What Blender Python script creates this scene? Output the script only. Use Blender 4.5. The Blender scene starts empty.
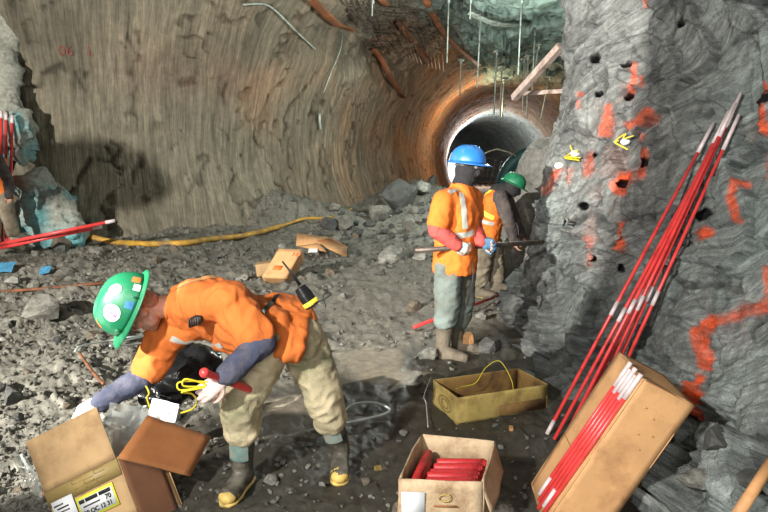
import bpy, bmesh, math, random
import numpy as np
from mathutils import Vector, Matrix
from mathutils.bvhtree import BVHTree
random.seed(7)
rng = np.random.default_rng(11)
SC = bpy.context.scene
COL = SC.collection
PI = math.pi
V = Vector

# ------------------------------------------------------------------ camera
F, CZ, YH = 600.0, 1.62, 172.0
TH = math.atan((256-YH)/F)
CAM = V((0, 0, CZ))
cd = bpy.data.cameras.new('camera'); cd.lens = 36*F/768; cd.sensor_width = 36; cd.clip_end = 300
cam = bpy.data.objects.new('camera', cd); COL.objects.link(cam)
cam.location = CAM; cam.rotation_euler = (PI/2-TH, 0, 0); SC.camera = cam
cT, sT = math.cos(TH), math.sin(TH)
def ray(px, py):
    u = (px-384)/F; v = (256-py)/F
    return V((u, cT+v*sT, v*cT-sT))
def P(px, py, Y):                       # world point seen at a pixel, at distance Y ahead
    d = ray(px, py); return CAM+d*(Y/d.y)
def G(px, py, z=0.0):                   # the same on the level z
    d = ray(px, py); return CAM+d*((z-CZ)/d.z)
def proj(p):                            # numpy: world -> pixel
    x, y, z = p[:, 0], p[:, 1], p[:, 2]-CZ
    dep = y*cT-z*sT; up = y*sT+z*cT
    dep = np.where(dep < .05, .05, dep)
    return 384+F*x/dep, 256-F*up/dep

# ------------------------------------------------------------------ noise
def _h(ix, iy, iz, seed):
    with np.errstate(over='ignore'):
        n = (ix.astype(np.uint32)*np.uint32(374761393)+iy.astype(np.uint32)*np.uint32(668265263)
             + iz.astype(np.uint32)*np.uint32(2147483647)+np.uint32((seed*974634541) & 0xffffffff))
        n = (n ^ (n >> np.uint32(13)))*np.uint32(1274126177)
        n = (n ^ (n >> np.uint32(16)))*np.uint32(2246822519)
        return n ^ (n >> np.uint32(15))
def perlin(p, seed=0):
    p = np.asarray(p, float); i = np.floor(p).astype(np.int64); f = p-i
    w = f*f*f*(f*(f*6-15)+10); r = 0
    for dx in (0, 1):
        for dy in (0, 1):
            for dz in (0, 1):
                h = _h(i[:, 0]+dx, i[:, 1]+dy, i[:, 2]+dz, seed)
                a = (h & np.uint32(1023)).astype(float)/1023*2-1
                b = ((h >> np.uint32(10)) & np.uint32(1023)).astype(float)/1023*2-1
                c = ((h >> np.uint32(20)) & np.uint32(1023)).astype(float)/1023*2-1
                g = a*(f[:, 0]-dx)+b*(f[:, 1]-dy)+c*(f[:, 2]-dz)
                r = r+g*(w[:, 0] if dx else 1-w[:, 0])*(w[:, 1] if dy else 1-w[:, 1])*(w[:, 2] if dz else 1-w[:, 2])
    return r*1.3
def fbm(p, o=4, seed=0, gain=.5, ridge=False):
    p = np.asarray(p, float); r = 0; a = 1
    for k in range(o):
        n = perlin(p, seed+k*7)
        r = r+a*(1-2*np.abs(n) if ridge else n); a *= gain; p = p*2.03+3.1
    return r
def facets(p, seed=0, tilt=.9):          # every voronoi cell a tilted plane: broken rock
    p = np.asarray(p, float); i = np.floor(p).astype(np.int64); f = p-i
    best = np.full(len(p), 9.); sec = best.copy(); val = np.zeros(len(p)); tone = val.copy()
    flat = np.ptp(p[:, 2]) == 0
    for dx in (-1, 0, 1):
        for dy in (-1, 0, 1):
            for dz in ((0,) if flat else (-1, 0, 1)):
                h = _h(i[:, 0]+dx, i[:, 1]+dy, i[:, 2]+dz, seed); h2 = _h(i[:, 0]+dx, i[:, 1]+dy, i[:, 2]+dz, seed+91)
                q = [((h >> np.uint32(10*k)) & np.uint32(1023)).astype(float)/1023 for k in range(3)]
                t = [((h2 >> np.uint32(10*k)) & np.uint32(1023)).astype(float)/1023-.5 for k in range(3)]
                ex, ey, ez = f[:, 0]-dx-q[0], f[:, 1]-dy-q[1], (0 if flat else f[:, 2]-dz-q[2])
                d = ex*ex+ey*ey+ez*ez
                v = t[0]+tilt*(t[1]*ex+t[2]*ey+(0 if flat else (t[0]-t[1])*ez))*2
                m = d < best
                sec = np.where(m, best, np.minimum(sec, d)); val = np.where(m, v, val); tone = np.where(m, t[2], tone); best = np.where(m, d, best)
    return val, np.sqrt(sec)-np.sqrt(best), tone
def sstep(a, b, x): 
    t = np.clip((x-a)/(b-a), 0, 1); return t*t*(3-2*t)

# ------------------------------------------------------------------ materials
def nmat(name):
    m = bpy.data.materials.new(name); m.use_nodes = True
    nt = m.node_tree; b = nt.nodes['Principled BSDF']; return m, nt, b
def lin(c):
    return tuple(((x/255/12.92) if x/255 <= .04045 else ((x/255+.055)/1.055)**2.4) for x in c)
def M(name, rgb, rough=.7, var=.2, scale=12, bump=.15, bscale=60, metal=0, dirt=None, damount=.5, dscale=5, spec=.4, stretch=None, alpha=1, trans=0):
    """plain stuff: a colour with noise, dirt patches and a fine bump"""
    m, nt, b = nmat(name); N = nt.nodes.new; L = nt.links.new
    tc = N('ShaderNodeTexCoord'); src = tc.outputs['Object']
    if stretch:
        mp = N('ShaderNodeMapping'); mp.inputs['Scale'].default_value = stretch; L(src, mp.inputs[0]); src = mp.outputs[0]
    n1 = N('ShaderNodeTexNoise'); n1.inputs['Scale'].default_value = scale; n1.inputs['Detail'].default_value = 6; L(src, n1.inputs['Vector'])
    r = N('ShaderNodeValToRGB'); c = lin(rgb)
    r.color_ramp.elements[0].position = .3; r.color_ramp.elements[1].position = .7
    r.color_ramp.elements[0].color = (*[x*(1-var) for x in c], 1); r.color_ramp.elements[1].color = (*[min(1, x*(1+var)) for x in c], 1)
    L(n1.outputs[0], r.inputs[0]); out = r.outputs[0]
    if dirt:
        n2 = N('ShaderNodeTexNoise'); n2.inputs['Scale'].default_value = dscale; n2.inputs['Detail'].default_value = 8; n2.inputs['Roughness'].default_value = .65; L(tc.outputs['Object'], n2.inputs['Vector'])
        r2 = N('ShaderNodeValToRGB'); r2.color_ramp.elements[0].position = .62-damount*.35; r2.color_ramp.elements[1].position = .78-damount*.2
        L(n2.outputs[0], r2.inputs[0])
        mx = N('ShaderNodeMix'); mx.data_type = 'RGBA'; L(r2.outputs[0], mx.inputs[0]); L(out, mx.inputs[6]); mx.inputs[7].default_value = (*lin(dirt), 1); out = mx.outputs[2]
    L(out, b.inputs['Base Color']); b.inputs['Roughness'].default_value = rough; b.inputs['Metallic'].default_value = metal
    b.inputs['Specular IOR Level'].default_value = spec
    if bump:
        n3 = N('ShaderNodeTexNoise'); n3.inputs['Scale'].default_value = bscale; n3.inputs['Detail'].default_value = 4; L(src, n3.inputs['Vector'])
        bp = N('ShaderNodeBump'); bp.inputs['Strength'].default_value = bump; bp.inputs['Distance'].default_value = .02; L(n3.outputs[0], bp.inputs['Height']); L(bp.outputs[0], b.inputs['Normal'])
    if alpha < 1: b.inputs['Alpha'].default_value = alpha
    if trans: b.inputs['Transmission Weight'].default_value = trans
    return m
def rockmat(name, s1=9, s2=70, bump=.5, rough=.8, dist=.03, var=.45, flow=None, fvar=.5, fbump=1., speck=0.):
    """rock: colour from the mesh's own colour attribute, grain and bump from noise, drawn out along its grooves or foliation"""
    m, nt, b = nmat(name); N = nt.nodes.new; L = nt.links.new
    at = N('ShaderNodeAttribute'); at.attribute_name = 'Col'
    tc = N('ShaderNodeTexCoord')
    def noise(src, sc, det=9, ro=.68):
        n = N('ShaderNodeTexNoise'); n.inputs['Scale'].default_value = sc; n.inputs['Detail'].default_value = det; n.inputs['Roughness'].default_value = ro; L(src, n.inputs['Vector']); return n.outputs[0]
    def mr(src, a, b_, c, d):
        r = N('ShaderNodeMapRange'); r.inputs[1].default_value = a; r.inputs[2].default_value = b_; r.inputs[3].default_value = c; r.inputs[4].default_value = d; L(src, r.inputs[0]); return r.outputs[0]
    def ma(op, x, y):
        n = N('ShaderNodeMath'); n.operation = op
        for i, q in enumerate((x, y)):
            if isinstance(q, (int, float)): n.inputs[i].default_value = q
            else: L(q, n.inputs[i])
        return n.outputs[0]
    n1 = noise(tc.outputs['Object'], s1); n2 = noise(tc.outputs['Object'], s2, 6, .7)
    f = ma('MULTIPLY', mr(n1, .3, .7, 1-var, 1+var), mr(n2, .3, .7, 1-var*.6, 1+var*.6)); hgt = ma('ADD', n1, n2)
    if flow:
        fa = N('ShaderNodeAttribute'); fa.attribute_name = 'Flow'; mp = N('ShaderNodeMapping'); mp.inputs['Scale'].default_value = flow; L(fa.outputs['Vector'], mp.inputs[0])
        n3 = noise(mp.outputs[0], 1., 8, .72); n4 = noise(mp.outputs[0], 3.3, 5, .7)
        f = ma('MULTIPLY', f, mr(n3, .32, .68, 1-fvar, 1+fvar)); f = ma('MULTIPLY', f, mr(n4, .35, .65, 1-fvar*.6, 1+fvar*.6))
        hgt = ma('ADD', hgt, ma('MULTIPLY', ma('ADD', n3, n4), fbump))
    if speck: f = ma('ADD', f, mr(noise(tc.outputs['Object'], s2*1.6, 2, .5), .66, .72, 0, speck))
    mx = N('ShaderNodeVectorMath'); mx.operation = 'SCALE'; L(at.outputs['Color'], mx.inputs[0]); L(f, mx.inputs['Scale'])
    L(mx.outputs[0], b.inputs['Base Color'])
    L(mr(at.outputs['Alpha'], 0, 1, .16, rough), b.inputs['Roughness'])
    bp = N('ShaderNodeBump'); bp.inputs['Distance'].default_value = dist
    L(ma('MULTIPLY', at.outputs['Alpha'], bump), bp.inputs['Strength']); L(hgt, bp.inputs['Height']); L(bp.outputs[0], b.inputs['Normal'])
    b.inputs['Specular IOR Level'].default_value = .35
    return m
def setflow(o, v):
    a = o.data.attributes.new('Flow', 'FLOAT_VECTOR', 'POINT'); a.data.foreach_set('vector', np.asarray(v, np.float32).ravel())
def emat(name, rgb, s):
    m, nt, b = nmat(name); b.inputs['Emission Color'].default_value = (*lin(rgb), 1); b.inputs['Emission Strength'].default_value = s; return m

# ------------------------------------------------------------------ objects
WL = {}                                  # where each object's own origin stands
def tag(o, label=None, cat=None, group=None, kind=None):
    if label: o['label'] = label
    if cat: o['category'] = cat
    if group: o['group'] = group
    if kind: o['kind'] = kind
    return o
def thing(name, label, cat, loc=(0, 0, 0), group=None):
    o = bpy.data.objects.new(name, None); COL.objects.link(o); o.location = loc; o.empty_display_size = .05
    WL[o] = V(loc); return tag(o, label, cat, group)
def obj(name, vf, mat, parent=None, smooth=True, loc=None):
    """vf = (verts, faces) in world coordinates; linked as ONE mesh object"""
    vs, fs = vf
    org = V(loc) if loc is not None else (WL[parent] if parent else V((0, 0, 0)))
    vs = np.asarray(vs, float)-np.array(org)
    me = bpy.data.meshes.new(name); me.from_pydata([tuple(v) for v in vs], [], [list(map(int, f)) for f in fs]); me.update()
    if mat: me.materials.append(mat)
    if smooth: me.polygons.foreach_set('use_smooth', [True]*len(me.polygons))
    o = bpy.data.objects.new(name, me); COL.objects.link(o)
    if parent:
        o.parent = parent; o.location = org-WL[parent]
    else: o.location = org
    WL[o] = org; return o
def setcol(o, rgba):
    a = o.data.color_attributes.new('Col', 'FLOAT_COLOR', 'POINT'); a.data.foreach_set('color', np.asarray(rgba, np.float32).ravel())
def grid_faces(nu, nv, flip=False):
    i = np.arange(nu-1)[:, None]*nv+np.arange(nv-1)[None, :]
    q = np.stack([i, i+nv, i+nv+1, i+1], -1).reshape(-1, 4)
    return q[:, ::-1] if flip else q
def bigmesh(name, P_, Q, mat, kind='structure'):
    me = bpy.data.meshes.new(name); n = len(P_); m = len(Q)
    me.vertices.add(n); me.vertices.foreach_set('co', np.asarray(P_, np.float32).ravel())
    me.loops.add(m*4); me.loops.foreach_set('vertex_index', np.asarray(Q, np.int32).ravel())
    me.polygons.add(m); me.polygons.foreach_set('loop_start', np.arange(m, dtype=np.int32)*4); me.polygons.foreach_set('use_smooth', np.ones(m, bool))
    me.update(calc_edges=True); me.validate()
    me.materials.append(mat); o = bpy.data.objects.new(name, me); COL.objects.link(o); o['kind'] = kind; WL[o] = V((0, 0, 0)); return o
def gnormals(Pg):                        # normals of a (nu,nv,3) grid
    du = np.gradient(Pg, axis=0); dv = np.gradient(Pg, axis=1); n = np.cross(du, dv)
    return n/np.maximum(np.linalg.norm(n, axis=-1, keepdims=True), 1e-9)

def join(*parts):
    vs, fs = [], []
    for v, f in parts:
        k = len(vs); vs += [tuple(x) for x in v]; fs += [[i+k for i in q] for q in f]
    return vs, fs
def frame(d, up=(0, 0, 1)):
    d = V(d).normalized(); up = V(up)
    if abs(d.dot(up)) > .98: up = V((1, 0, 0)) if abs(d.x) < .9 else V((0, 1, 0))
    r = d.cross(up).normalized(); return r, d, r.cross(d).normalized()
def ell(c, r, ax=None, n=16):            # ellipsoid; ax = three axes
    c = V(c); r = (r, r, r) if isinstance(r, (int, float)) else r
    ax = ax or (V((1, 0, 0)), V((0, 1, 0)), V((0, 0, 1)))
    vs, fs = [], []; m = max(6, n//2)
    vs.append(c-ax[2]*r[2])
    for i in range(1, m):
        a = -PI/2+PI*i/m
        for j in range(n):
            b = 2*PI*j/n; vs.append(c+ax[0]*r[0]*math.cos(a)*math.cos(b)+ax[1]*r[1]*math.cos(a)*math.sin(b)+ax[2]*r[2]*math.sin(a))
    vs.append(c+ax[2]*r[2]); t = len(vs)-1
    for j in range(n): fs.append([0, 1+(j+1) % n, 1+j]); fs.append([t, 1+(m-2)*n+j, 1+(m-2)*n+(j+1) % n])
    for i in range(m-2):
        for j in range(n): a = 1+i*n+j; b = 1+i*n+(j+1) % n; fs.append([a, b, b+n, a+n])
    return vs, fs
def tube(pts, rad, n=10, cap=True, closed=False, sx=1., up=(0, 0, 1)):   # swept tube; rad number or list; sx flattens it
    pts = [V(p) for p in pts]; k = len(pts); rad = [rad]*k if isinstance(rad, (int, float)) else rad
    vs, fs = [], []; prev = None
    for i, p in enumerate(pts):
        a = pts[(i-1) % k if closed else max(0, i-1)]; b = pts[(i+1) % k if closed else min(k-1, i+1)]
        d = (b-a).normalized() if (b-a).length > 1e-9 else V((0, 0, 1))
        if prev is None: r, _, u = frame(d, up)
        else:
            r = (prev-d*prev.dot(d)); r = r.normalized() if r.length > 1e-6 else frame(d, up)[0]; u = r.cross(d).normalized()
        prev = r
        for j in range(n): t = 2*PI*j/n; vs.append(p+(r*math.cos(t)*sx+u*math.sin(t))*rad[i])
    for i in range(k if closed else k-1):
        for j in range(n): a = i*n+j; b = i*n+(j+1) % n; c = ((i+1) % k)*n+(j+1) % n; d = ((i+1) % k)*n+j; fs.append([a, b, c, d])
    if cap and not closed:
        fs.append(list(range(n-1, -1, -1))); fs.append(list(range((k-1)*n, k*n)))
    return vs, fs
def cone(p0, r0, p1, r1, n=14, m=4, sx=1., up=(0, 0, 1)):                # a limb piece: round ended, tapering
    p0, p1 = V(p0), V(p1); r, d, u = frame(p1-p0, up) if (p1-p0).length > 1e-6 else frame((0, 0, 1))
    vs, fs = [], []; rows = []
    for i in range(1, m+1): a = -PI/2+PI/2*i/m; rows.append((p0+d*r0*math.sin(a), r0*math.cos(a)))
    for i in range(0, m): a = PI/2*i/m; rows.append((p1+d*r1*math.sin(a), r1*math.cos(a)))
    vs.append(p0-d*r0)
    for p, q in rows:
        for j in range(n): t = 2*PI*j/n; vs.append(p+(r*math.cos(t)*sx+u*math.sin(t))*q)
    vs.append(p1+d*r1); e = len(vs)-1; R = len(rows)
    for j in range(n): fs.append([0, 1+(j+1) % n, 1+j]); fs.append([e, 1+(R-1)*n+j, 1+(R-1)*n+(j+1) % n])
    for i in range(R-1):
        for j in range(n): a = 1+i*n+j; b = 1+i*n+(j+1) % n; fs.append([a, b, b+n, a+n])
    return vs, fs
def loft(secs, n=20, p=2.3):             # secs: (centre, axis a * half width, axis b * half depth): closed, capped
    vs, fs = [], []
    for c, a, b in secs:
        for j in range(n):
            t = 2*PI*j/n; x, y = math.cos(t), math.sin(t)
            x = math.copysign(abs(x)**(2/p), x); y = math.copysign(abs(y)**(2/p), y); vs.append(V(c)+V(a)*x+V(b)*y)
    k = len(secs)
    for i in range(k-1):
        for j in range(n): a = i*n+j; b = i*n+(j+1) % n; fs.append([a, b, b+n, a+n])
    fs.append(list(range(n-1, -1, -1))); fs.append(list(range((k-1)*n, k*n)))
    return vs, fs
def box(o, a, b, c):                     # corner and three edge vectors
    o, a, b, c = V(o), V(a), V(b), V(c)
    vs = [o, o+a, o+a+b, o+b, o+c, o+a+c, o+a+b+c, o+b+c]
    fs = [[0, 3, 2, 1], [4, 5, 6, 7], [0, 1, 5, 4], [1, 2, 6, 5], [2, 3, 7, 6], [3, 0, 4, 7]]
    if a.cross(b).dot(c) < 0: fs = [f[::-1] for f in fs]
    return vs, fs
def fuse(vf, voxel, smooth=6, disp=None, fac=.5):
    """many overlapping closed pieces -> one continuous skin (voxel remesh), smoothed, then displaced along its normals"""
    me = bpy.data.meshes.new('tmp'); me.from_pydata([tuple(v) for v in vf[0]], [], vf[1]); me.update()
    o = bpy.data.objects.new('tmp', me); COL.objects.link(o)
    r = o.modifiers.new('r', 'REMESH'); r.mode = 'VOXEL'; r.voxel_size = voxel; r.adaptivity = 0
    if smooth: s = o.modifiers.new('s', 'SMOOTH'); s.iterations = smooth; s.factor = fac
    dg = bpy.context.evaluated_depsgraph_get(); e = o.evaluated_get(dg); m2 = e.to_mesh()
    n = len(m2.vertices); co = np.empty(n*3, np.float32); m2.vertices.foreach_get('co', co); co = co.reshape(-1, 3).astype(float)
    nm = np.empty(n*3, np.float32); m2.vertices.foreach_get('normal', nm); nm = nm.reshape(-1, 3)
    fs = [list(p.vertices) for p in m2.polygons]; e.to_mesh_clear()
    bpy.data.objects.remove(o); bpy.data.meshes.remove(me)
    if disp is not None: co = co+nm*disp(co)[:, None]
    return co, fs
def spline(pts, k=8):                    # Catmull-Rom through points
    pts = [V(p) for p in pts]; out = []
    for i in range(len(pts)-1):
        a, b, c, d = pts[max(0, i-1)], pts[i], pts[i+1], pts[min(len(pts)-1, i+2)]
        for j in range(k):
            t = j/k; out.append(.5*((2*b)+(c-a)*t+(2*a-5*b+4*c-d)*t*t+(3*b-a-3*c+d)*t**3))
    out.append(pts[-1]); return out
def bvh(o):
    me = o.data; n = len(me.vertices); co = np.empty(n*3, np.float32); me.vertices.foreach_get('co', co)
    return BVHTree.FromPolygons([V(c) for c in co.reshape(-1, 3)], [p.vertices[:] for p in me.polygons])
def text(s, size, o, xa, ya, bold=0.0):  # flat lettering: origin, reading direction, up direction -> verts, faces
    cu = bpy.data.curves.new('t', 'FONT'); cu.body = s; cu.size = size; cu.offset = bold
    ob = bpy.data.objects.new('t', cu); COL.objects.link(ob)
    dg = bpy.context.evaluated_depsgraph_get(); e = ob.evaluated_get(dg); me = e.to_mesh()
    xa, ya = V(xa), V(ya); vs = [V(o)+xa*v.co.x+ya*v.co.y for v in me.vertices]; fs = [list(p.vertices) for p in me.polygons]
    e.to_mesh_clear(); bpy.data.objects.remove(ob); bpy.data.curves.remove(cu); return vs, fs
# ------------------------------------------------------------------ floor
def poly_dist(x, y, pts):
    d = np.full(x.shape, 99.)
    for (ax, ay), (bx, by) in zip(pts[:-1], pts[1:]):
        dx, dy = bx-ax, by-ay; t = np.clip(((x-ax)*dx+(y-ay)*dy)/(dx*dx+dy*dy), 0, 1)
        d = np.minimum(d, np.hypot(x-ax-t*dx, y-ay-t*dy))
    return d
WALL_FOOT = [(-16, 12.2), (-9, 12.6), (-5, 13.9), (-2.6, 16.5), (-.4, 22), (1.9, 30), (4.4, 44), (6.4, 60), (7, 75)]
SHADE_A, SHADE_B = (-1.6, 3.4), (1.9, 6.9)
def floor_fields(x, y):
    """height, rubble-ness, mud, wet shaded foreground and puddles of the ground at x, y (arrays)"""
    x = np.asarray(x, float); y = np.asarray(y, float); z0 = np.zeros_like(x)
    p = np.stack([x, y, z0], -1)
    dw = poly_dist(x, y, WALL_FOOT)
    # ellipses of smooth mud in the middle of the floor
    def el(cx, cy, rx, ry): return np.exp(-(((x-cx)/rx)**2+((y-cy)/ry)**2))
    mud = np.clip(el(.1, 5.6, .9, 1.3)+el(-.35, 4.35, .8, .5)+el(.2, 7.6, 1., 1.3)+el(.9, 6.2, .5, .8), 0, 1)
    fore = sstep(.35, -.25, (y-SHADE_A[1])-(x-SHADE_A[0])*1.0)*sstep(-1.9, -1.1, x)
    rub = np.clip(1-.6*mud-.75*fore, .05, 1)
    h = .22*sstep(6, 11, y)+.16*sstep(20, 34, y)
    h += .5*np.exp(-(dw/1.1)**2)*(.6+.5*fbm(p*.6, 2, 5))*sstep(9, 12, y)
    h += 1.1*np.exp(-(((x-1.3)/1.6)**2+((y-20)/3.2)**2))+.6*np.exp(-(((x+2.5)/2)**2+((y-15.6)/1)**2))
    h += .09*fbm(p*.7, 3, 1)*(.3+.7*rub)
    h += .05*rub*fbm(p*2.4, 3, 2)
    wx = p+.18*np.stack([perlin(p*2.2, 31), perlin(p*2.2, 32), z0], -1)
    v1, e1, _ = facets(wx*2.6, 3, .6); v2, e2, _ = facets(wx*6.5, 4, .6); v3, e3, _ = facets(p*15, 6, .6)
    m1 = sstep(-.1, .35, fbm(p*.9, 2, 41))
    ft = np.clip(rub, 0, 1)**1.3
    h += ft*(m1*.10*np.maximum(v1, -.1)*sstep(0, .25, e1)+.035*np.maximum(v2, -.2)*sstep(0, .3, e2)+.014*v3*sstep(0, .3, e3))+.03*ft*fbm(p*5.5, 4, 16, .62)
    h += .012*(1-.6*mud)*fbm(p*9, 3, 9, .6)+.012*fore*facets(wx*8, 14)[0]
    h += .02*mud*(1-fore)*fbm(p*6, 4, 19, .65)+.018*mud*fbm(p*np.array([5, 1.6, 1]), 2, 15)
    # keep the camera's feet clear
    pud = np.clip(el(-.12, 5.1, .35, .42)+.8*el(-.62, 4.0, .35, .2)+.6*el(.12, 4.55, .5, .25), 0, 1)
    h = h*(1-.75*sstep(.35, .7, pud))
    return h, rub, mud, fore, pud, (v1, v2, v3, e1, e2)
def floor_h(x, y):
    return float(floor_fields(np.array([x]), np.array([y]))[0][0])
def on_floor(px, py):
    """ground point seen at a pixel"""
    z = 0.
    for _ in range(6): g = G(px, py, z); z = .5*z+.5*floor_h(g.x, g.y)
    return V((g.x, g.y, floor_h(g.x, g.y)))
cols = np.concatenate([np.linspace(-700, -60, 90, endpoint=False), np.arange(-60, 830, 1.55), np.linspace(830, 1500, 90)])
rows = np.concatenate([np.linspace(1400, 560, 60, endpoint=False), np.arange(560, 300, -1.3), np.arange(300, 196, -.75), np.array([196, 194, 192, 190, 188, 186, 184])])
uu = (cols-384)/F; vv = (256-rows)/F
dy = cT+vv*sT; dz = vv*cT-sT; tt = -CZ/dz
X = (tt[:, None]*uu[None, :]); Y = np.repeat((tt*dy)[:, None], len(cols), 1)
fx, fy = X.ravel(), Y.ravel()
h, rub, mud, fore, pud, (v1, v2, v3, e1, e2) = floor_fields(fx, fy)
p2 = np.stack([fx, fy, fx*0], -1)
tone = .5+.5*fbm(p2*1.1, 4, 77)
base = np.array(lin((126, 123, 112)))[None]*(.75+.5*tone[:, None]*.6)
base = base*(1+.35*np.clip(v2, -.5, .5)*rub)[:, None]
base *= (.45+.55*sstep(0, .1, np.minimum(e1, e2*1.5)*np.maximum(rub, .25)+(1-rub)*.1))[:, None]
wetshade = np.array(lin((56, 54, 47)))[None]*(.7+.5*tone[:, None])  # wet mud, darkened further: the foreground shade is painted into this colour
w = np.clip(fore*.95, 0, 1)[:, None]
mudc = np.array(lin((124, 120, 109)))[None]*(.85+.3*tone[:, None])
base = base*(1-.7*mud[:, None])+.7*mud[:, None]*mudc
base = base*(1-w)+wetshade*w
pm = sstep(.35, .7, pud)[:, None]
base = base*(1-pm)+np.array(lin((150, 141, 124)))[None]*pm
rustc = np.array(lin((120, 84, 56)))[None]; rm = (sstep(22, 34, fy)*.6)[:, None]; base = base*(1-rm)+rustc*rm
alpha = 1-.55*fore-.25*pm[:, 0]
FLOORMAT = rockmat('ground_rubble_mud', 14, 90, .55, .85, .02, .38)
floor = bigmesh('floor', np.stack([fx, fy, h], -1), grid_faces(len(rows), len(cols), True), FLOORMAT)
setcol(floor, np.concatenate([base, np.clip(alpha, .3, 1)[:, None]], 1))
# ------------------------------------------------------------------ bored tunnel: left wall, roof and far tube, swept along its axis
W = spline([V((x, y, 0)) for x, y in [(-18, 12), (-9, 12.4), (-5, 13.7), (-2.6, 16.3), (-.4, 22), (1.9, 30), (4.3, 44), (5.6, 56), (5.0, 70), (2, 84)]], 24)
Wp = np.array([(p.x, p.y) for p in W]); seg = np.r_[0, np.cumsum(np.hypot(*np.diff(Wp, axis=0).T))]
# column spacing: even steps in the picture, never more than 9 cm close by
den = np.interp(seg, seg, 1/np.clip(.0016*np.hypot(Wp[:, 0], Wp[:, 1]), .02, .2)); cum = np.r_[0, np.cumsum((den[1:]+den[:-1])/2*np.diff(seg))]
NU = 760; su = np.interp(np.linspace(0, cum[-1], NU), cum, seg)
wx = np.interp(su, seg, Wp[:, 0]); wy = np.interp(su, seg, Wp[:, 1])
k = np.ones(25)/25
tx = np.convolve(np.pad(np.gradient(wx, su), 12, 'edge'), k, 'valid'); ty = np.convolve(np.pad(np.gradient(wy, su), 12, 'edge'), k, 'valid'); tl = np.hypot(tx, ty); tx /= tl; ty /= tl
nx, ny = ty, -tx                                                   # to the right: into the tunnel
R0, ZC = 4.0, 2.45
phi = np.concatenate([np.linspace(-48, 100, 330), np.linspace(101, 228, 170)])*PI/180
NV = len(phi)
S, PH = np.meshgrid(su, phi, indexing='ij')
cxx = np.interp(S, su, wx+nx*R0); cyy = np.interp(S, su, wy+ny*R0); NX = np.interp(S, su, nx); NY = np.interp(S, su, ny)
YY = np.interp(S, su, wy)
circ = sstep(30, 36, YY)                                           # 1 = full bored circle, 0 = open cavern with a flat roof
over = np.clip(PH-PI/2, 0, None)
lat = -np.cos(PH)*R0; zz = np.sin(PH)*R0
lat_f = np.where(over > 0, over*7.5, lat); zz_f = np.where(over > 0, R0+.25*np.sin(over*1.2), zz)
lat = lat*circ+lat_f*(1-circ); zz = zz*circ+zz_f*(1-circ)
T0 = np.stack([cxx+NX*lat, cyy+NY*lat, ZC+zz], -1)
N0 = gnormals(T0); c0 = np.stack([cxx, cyy, np.full_like(cxx, ZC)], -1)
if ((c0-T0)*N0)[NU//2, :200].sum() < 0: N0 = -N0
pf = T0.reshape(-1, 3); nf = N0.reshape(-1, 3); Sf = S.ravel(); PHf = PH.ravel(); yf = YY.ravel(); cf = circ.ravel()
wob = .25*fbm(pf*.5, 2, 3)
gs = Sf+wob*.35
groove = .55*perlin(np.stack([gs*3.1, pf[:, 2]*.25, gs*0+.5], -1), 21)+.5*perlin(np.stack([gs*8, pf[:, 2]*.5, gs*0+1.5], -1), 22)+.35*perlin(np.stack([gs*17, pf[:, 2]*.9, gs*0+1.5], -1), 23)
rough_roof = sstep(62, 80, PHf*180/PI+9*fbm(pf*.45, 2, 8))*(1-.85*cf)
scar = np.exp(-((np.interp(yf, [10, 16, 18.5, 21, 24, 30], [3, 1.5, .0, -.0, 1.2, 3]))**2))*sstep(30, 42, PHf*180/PI+6*fbm(pf*.6, 2, 18))*sstep(95, 80, PHf*180/PI)
bore = np.clip(1-rough_roof-scar, 0, 1)
fv, fe, ft_ = facets(pf*np.array([.9, .9, 1.1])+.3*np.stack([perlin(pf*.9, 51), perlin(pf*.9, 52), perlin(pf*.9, 53)], -1), 24)
fv2, fe2, _ = facets(pf*2.7+.2*perlin(pf*2, 54)[:, None], 25)
crack = fbm(pf*np.array([1.1, 1.1, .55])+.4*fbm(pf*1.7, 2, 61)[:, None], 2, 26, ridge=True)
crk = sstep(1.22, 1.42, crack)
disp = -bore*(.04*groove*(.75+.9*cf)+.028*fbm(pf*np.array([2.6, 2.6, 1.2]), 4, 27, .6)+.14*fbm(pf*.35, 2, 28)+.07*crk)
disp += -(1-bore)*(.38*fv+.12*fv2+.1*fbm(pf*3, 3, 29))-.7*scar
# drag marks of stone broken out along the grooves
pit = sstep(.3, .65, fbm(np.stack([gs*1.6, pf[:, 2]*.7, pf[:, 0]*.3], -1), 3, 64)); disp -= bore*pit*.07*(1+fv2)
Tp = pf+nf*disp[:, None]
tpx, tpy = proj(Tp)
ton = fbm(pf*.55, 4, 33)
cw = np.array(lin((134, 126, 108)))[None]*(1+.30*ton+.42*np.clip(groove, -1, 1)*bore)[:, None]
cw = cw*(1-.5*crk*bore-.12*pit)[:, None]
dark = np.array(lin((92, 84, 74)))[None]
rust = np.array(lin((158, 104, 60)))[None]*(1+.5*np.clip(groove, -1, 1)+.3*ton)[:, None]
rustm = sstep(14, 27, yf+5*fbm(pf*.3, 2, 36))*sstep(60, 46, yf)*(.5+.35*sstep(-.2, .4, ton))
cw = cw*(1-rustm[:, None])+rust*rustm[:, None]
farm = sstep(46, 52, yf)[:, None]; cw = cw*(1-farm)+np.array(lin((120, 124, 122)))[None]*(1+.3*groove)[:, None]*farm
green = np.array(lin((146, 166, 153)))[None]*(1+.35*ton+.5*fv2*.6)[:, None]
gm = (rough_roof*sstep(-1.5, 2.2, T0[..., 0].ravel()+1.6*ton+.25*(22-yf)*0))[:, None]
browr = np.array(lin((98, 84, 70)))[None]*(1+.3*ton+.6*fv2)[:, None]
cw = cw*(1-rough_roof[:, None])+browr*rough_roof[:, None]
cw = cw*(1-gm)+green*gm
cw = cw*(1-.55*scar[:, None])+dark*.55*scar[:, None]*.55
cw *= (.55+.45*sstep(0, .1, fe2))[:, None]*(1-bore[:, None])+bore[:, None]
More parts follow.
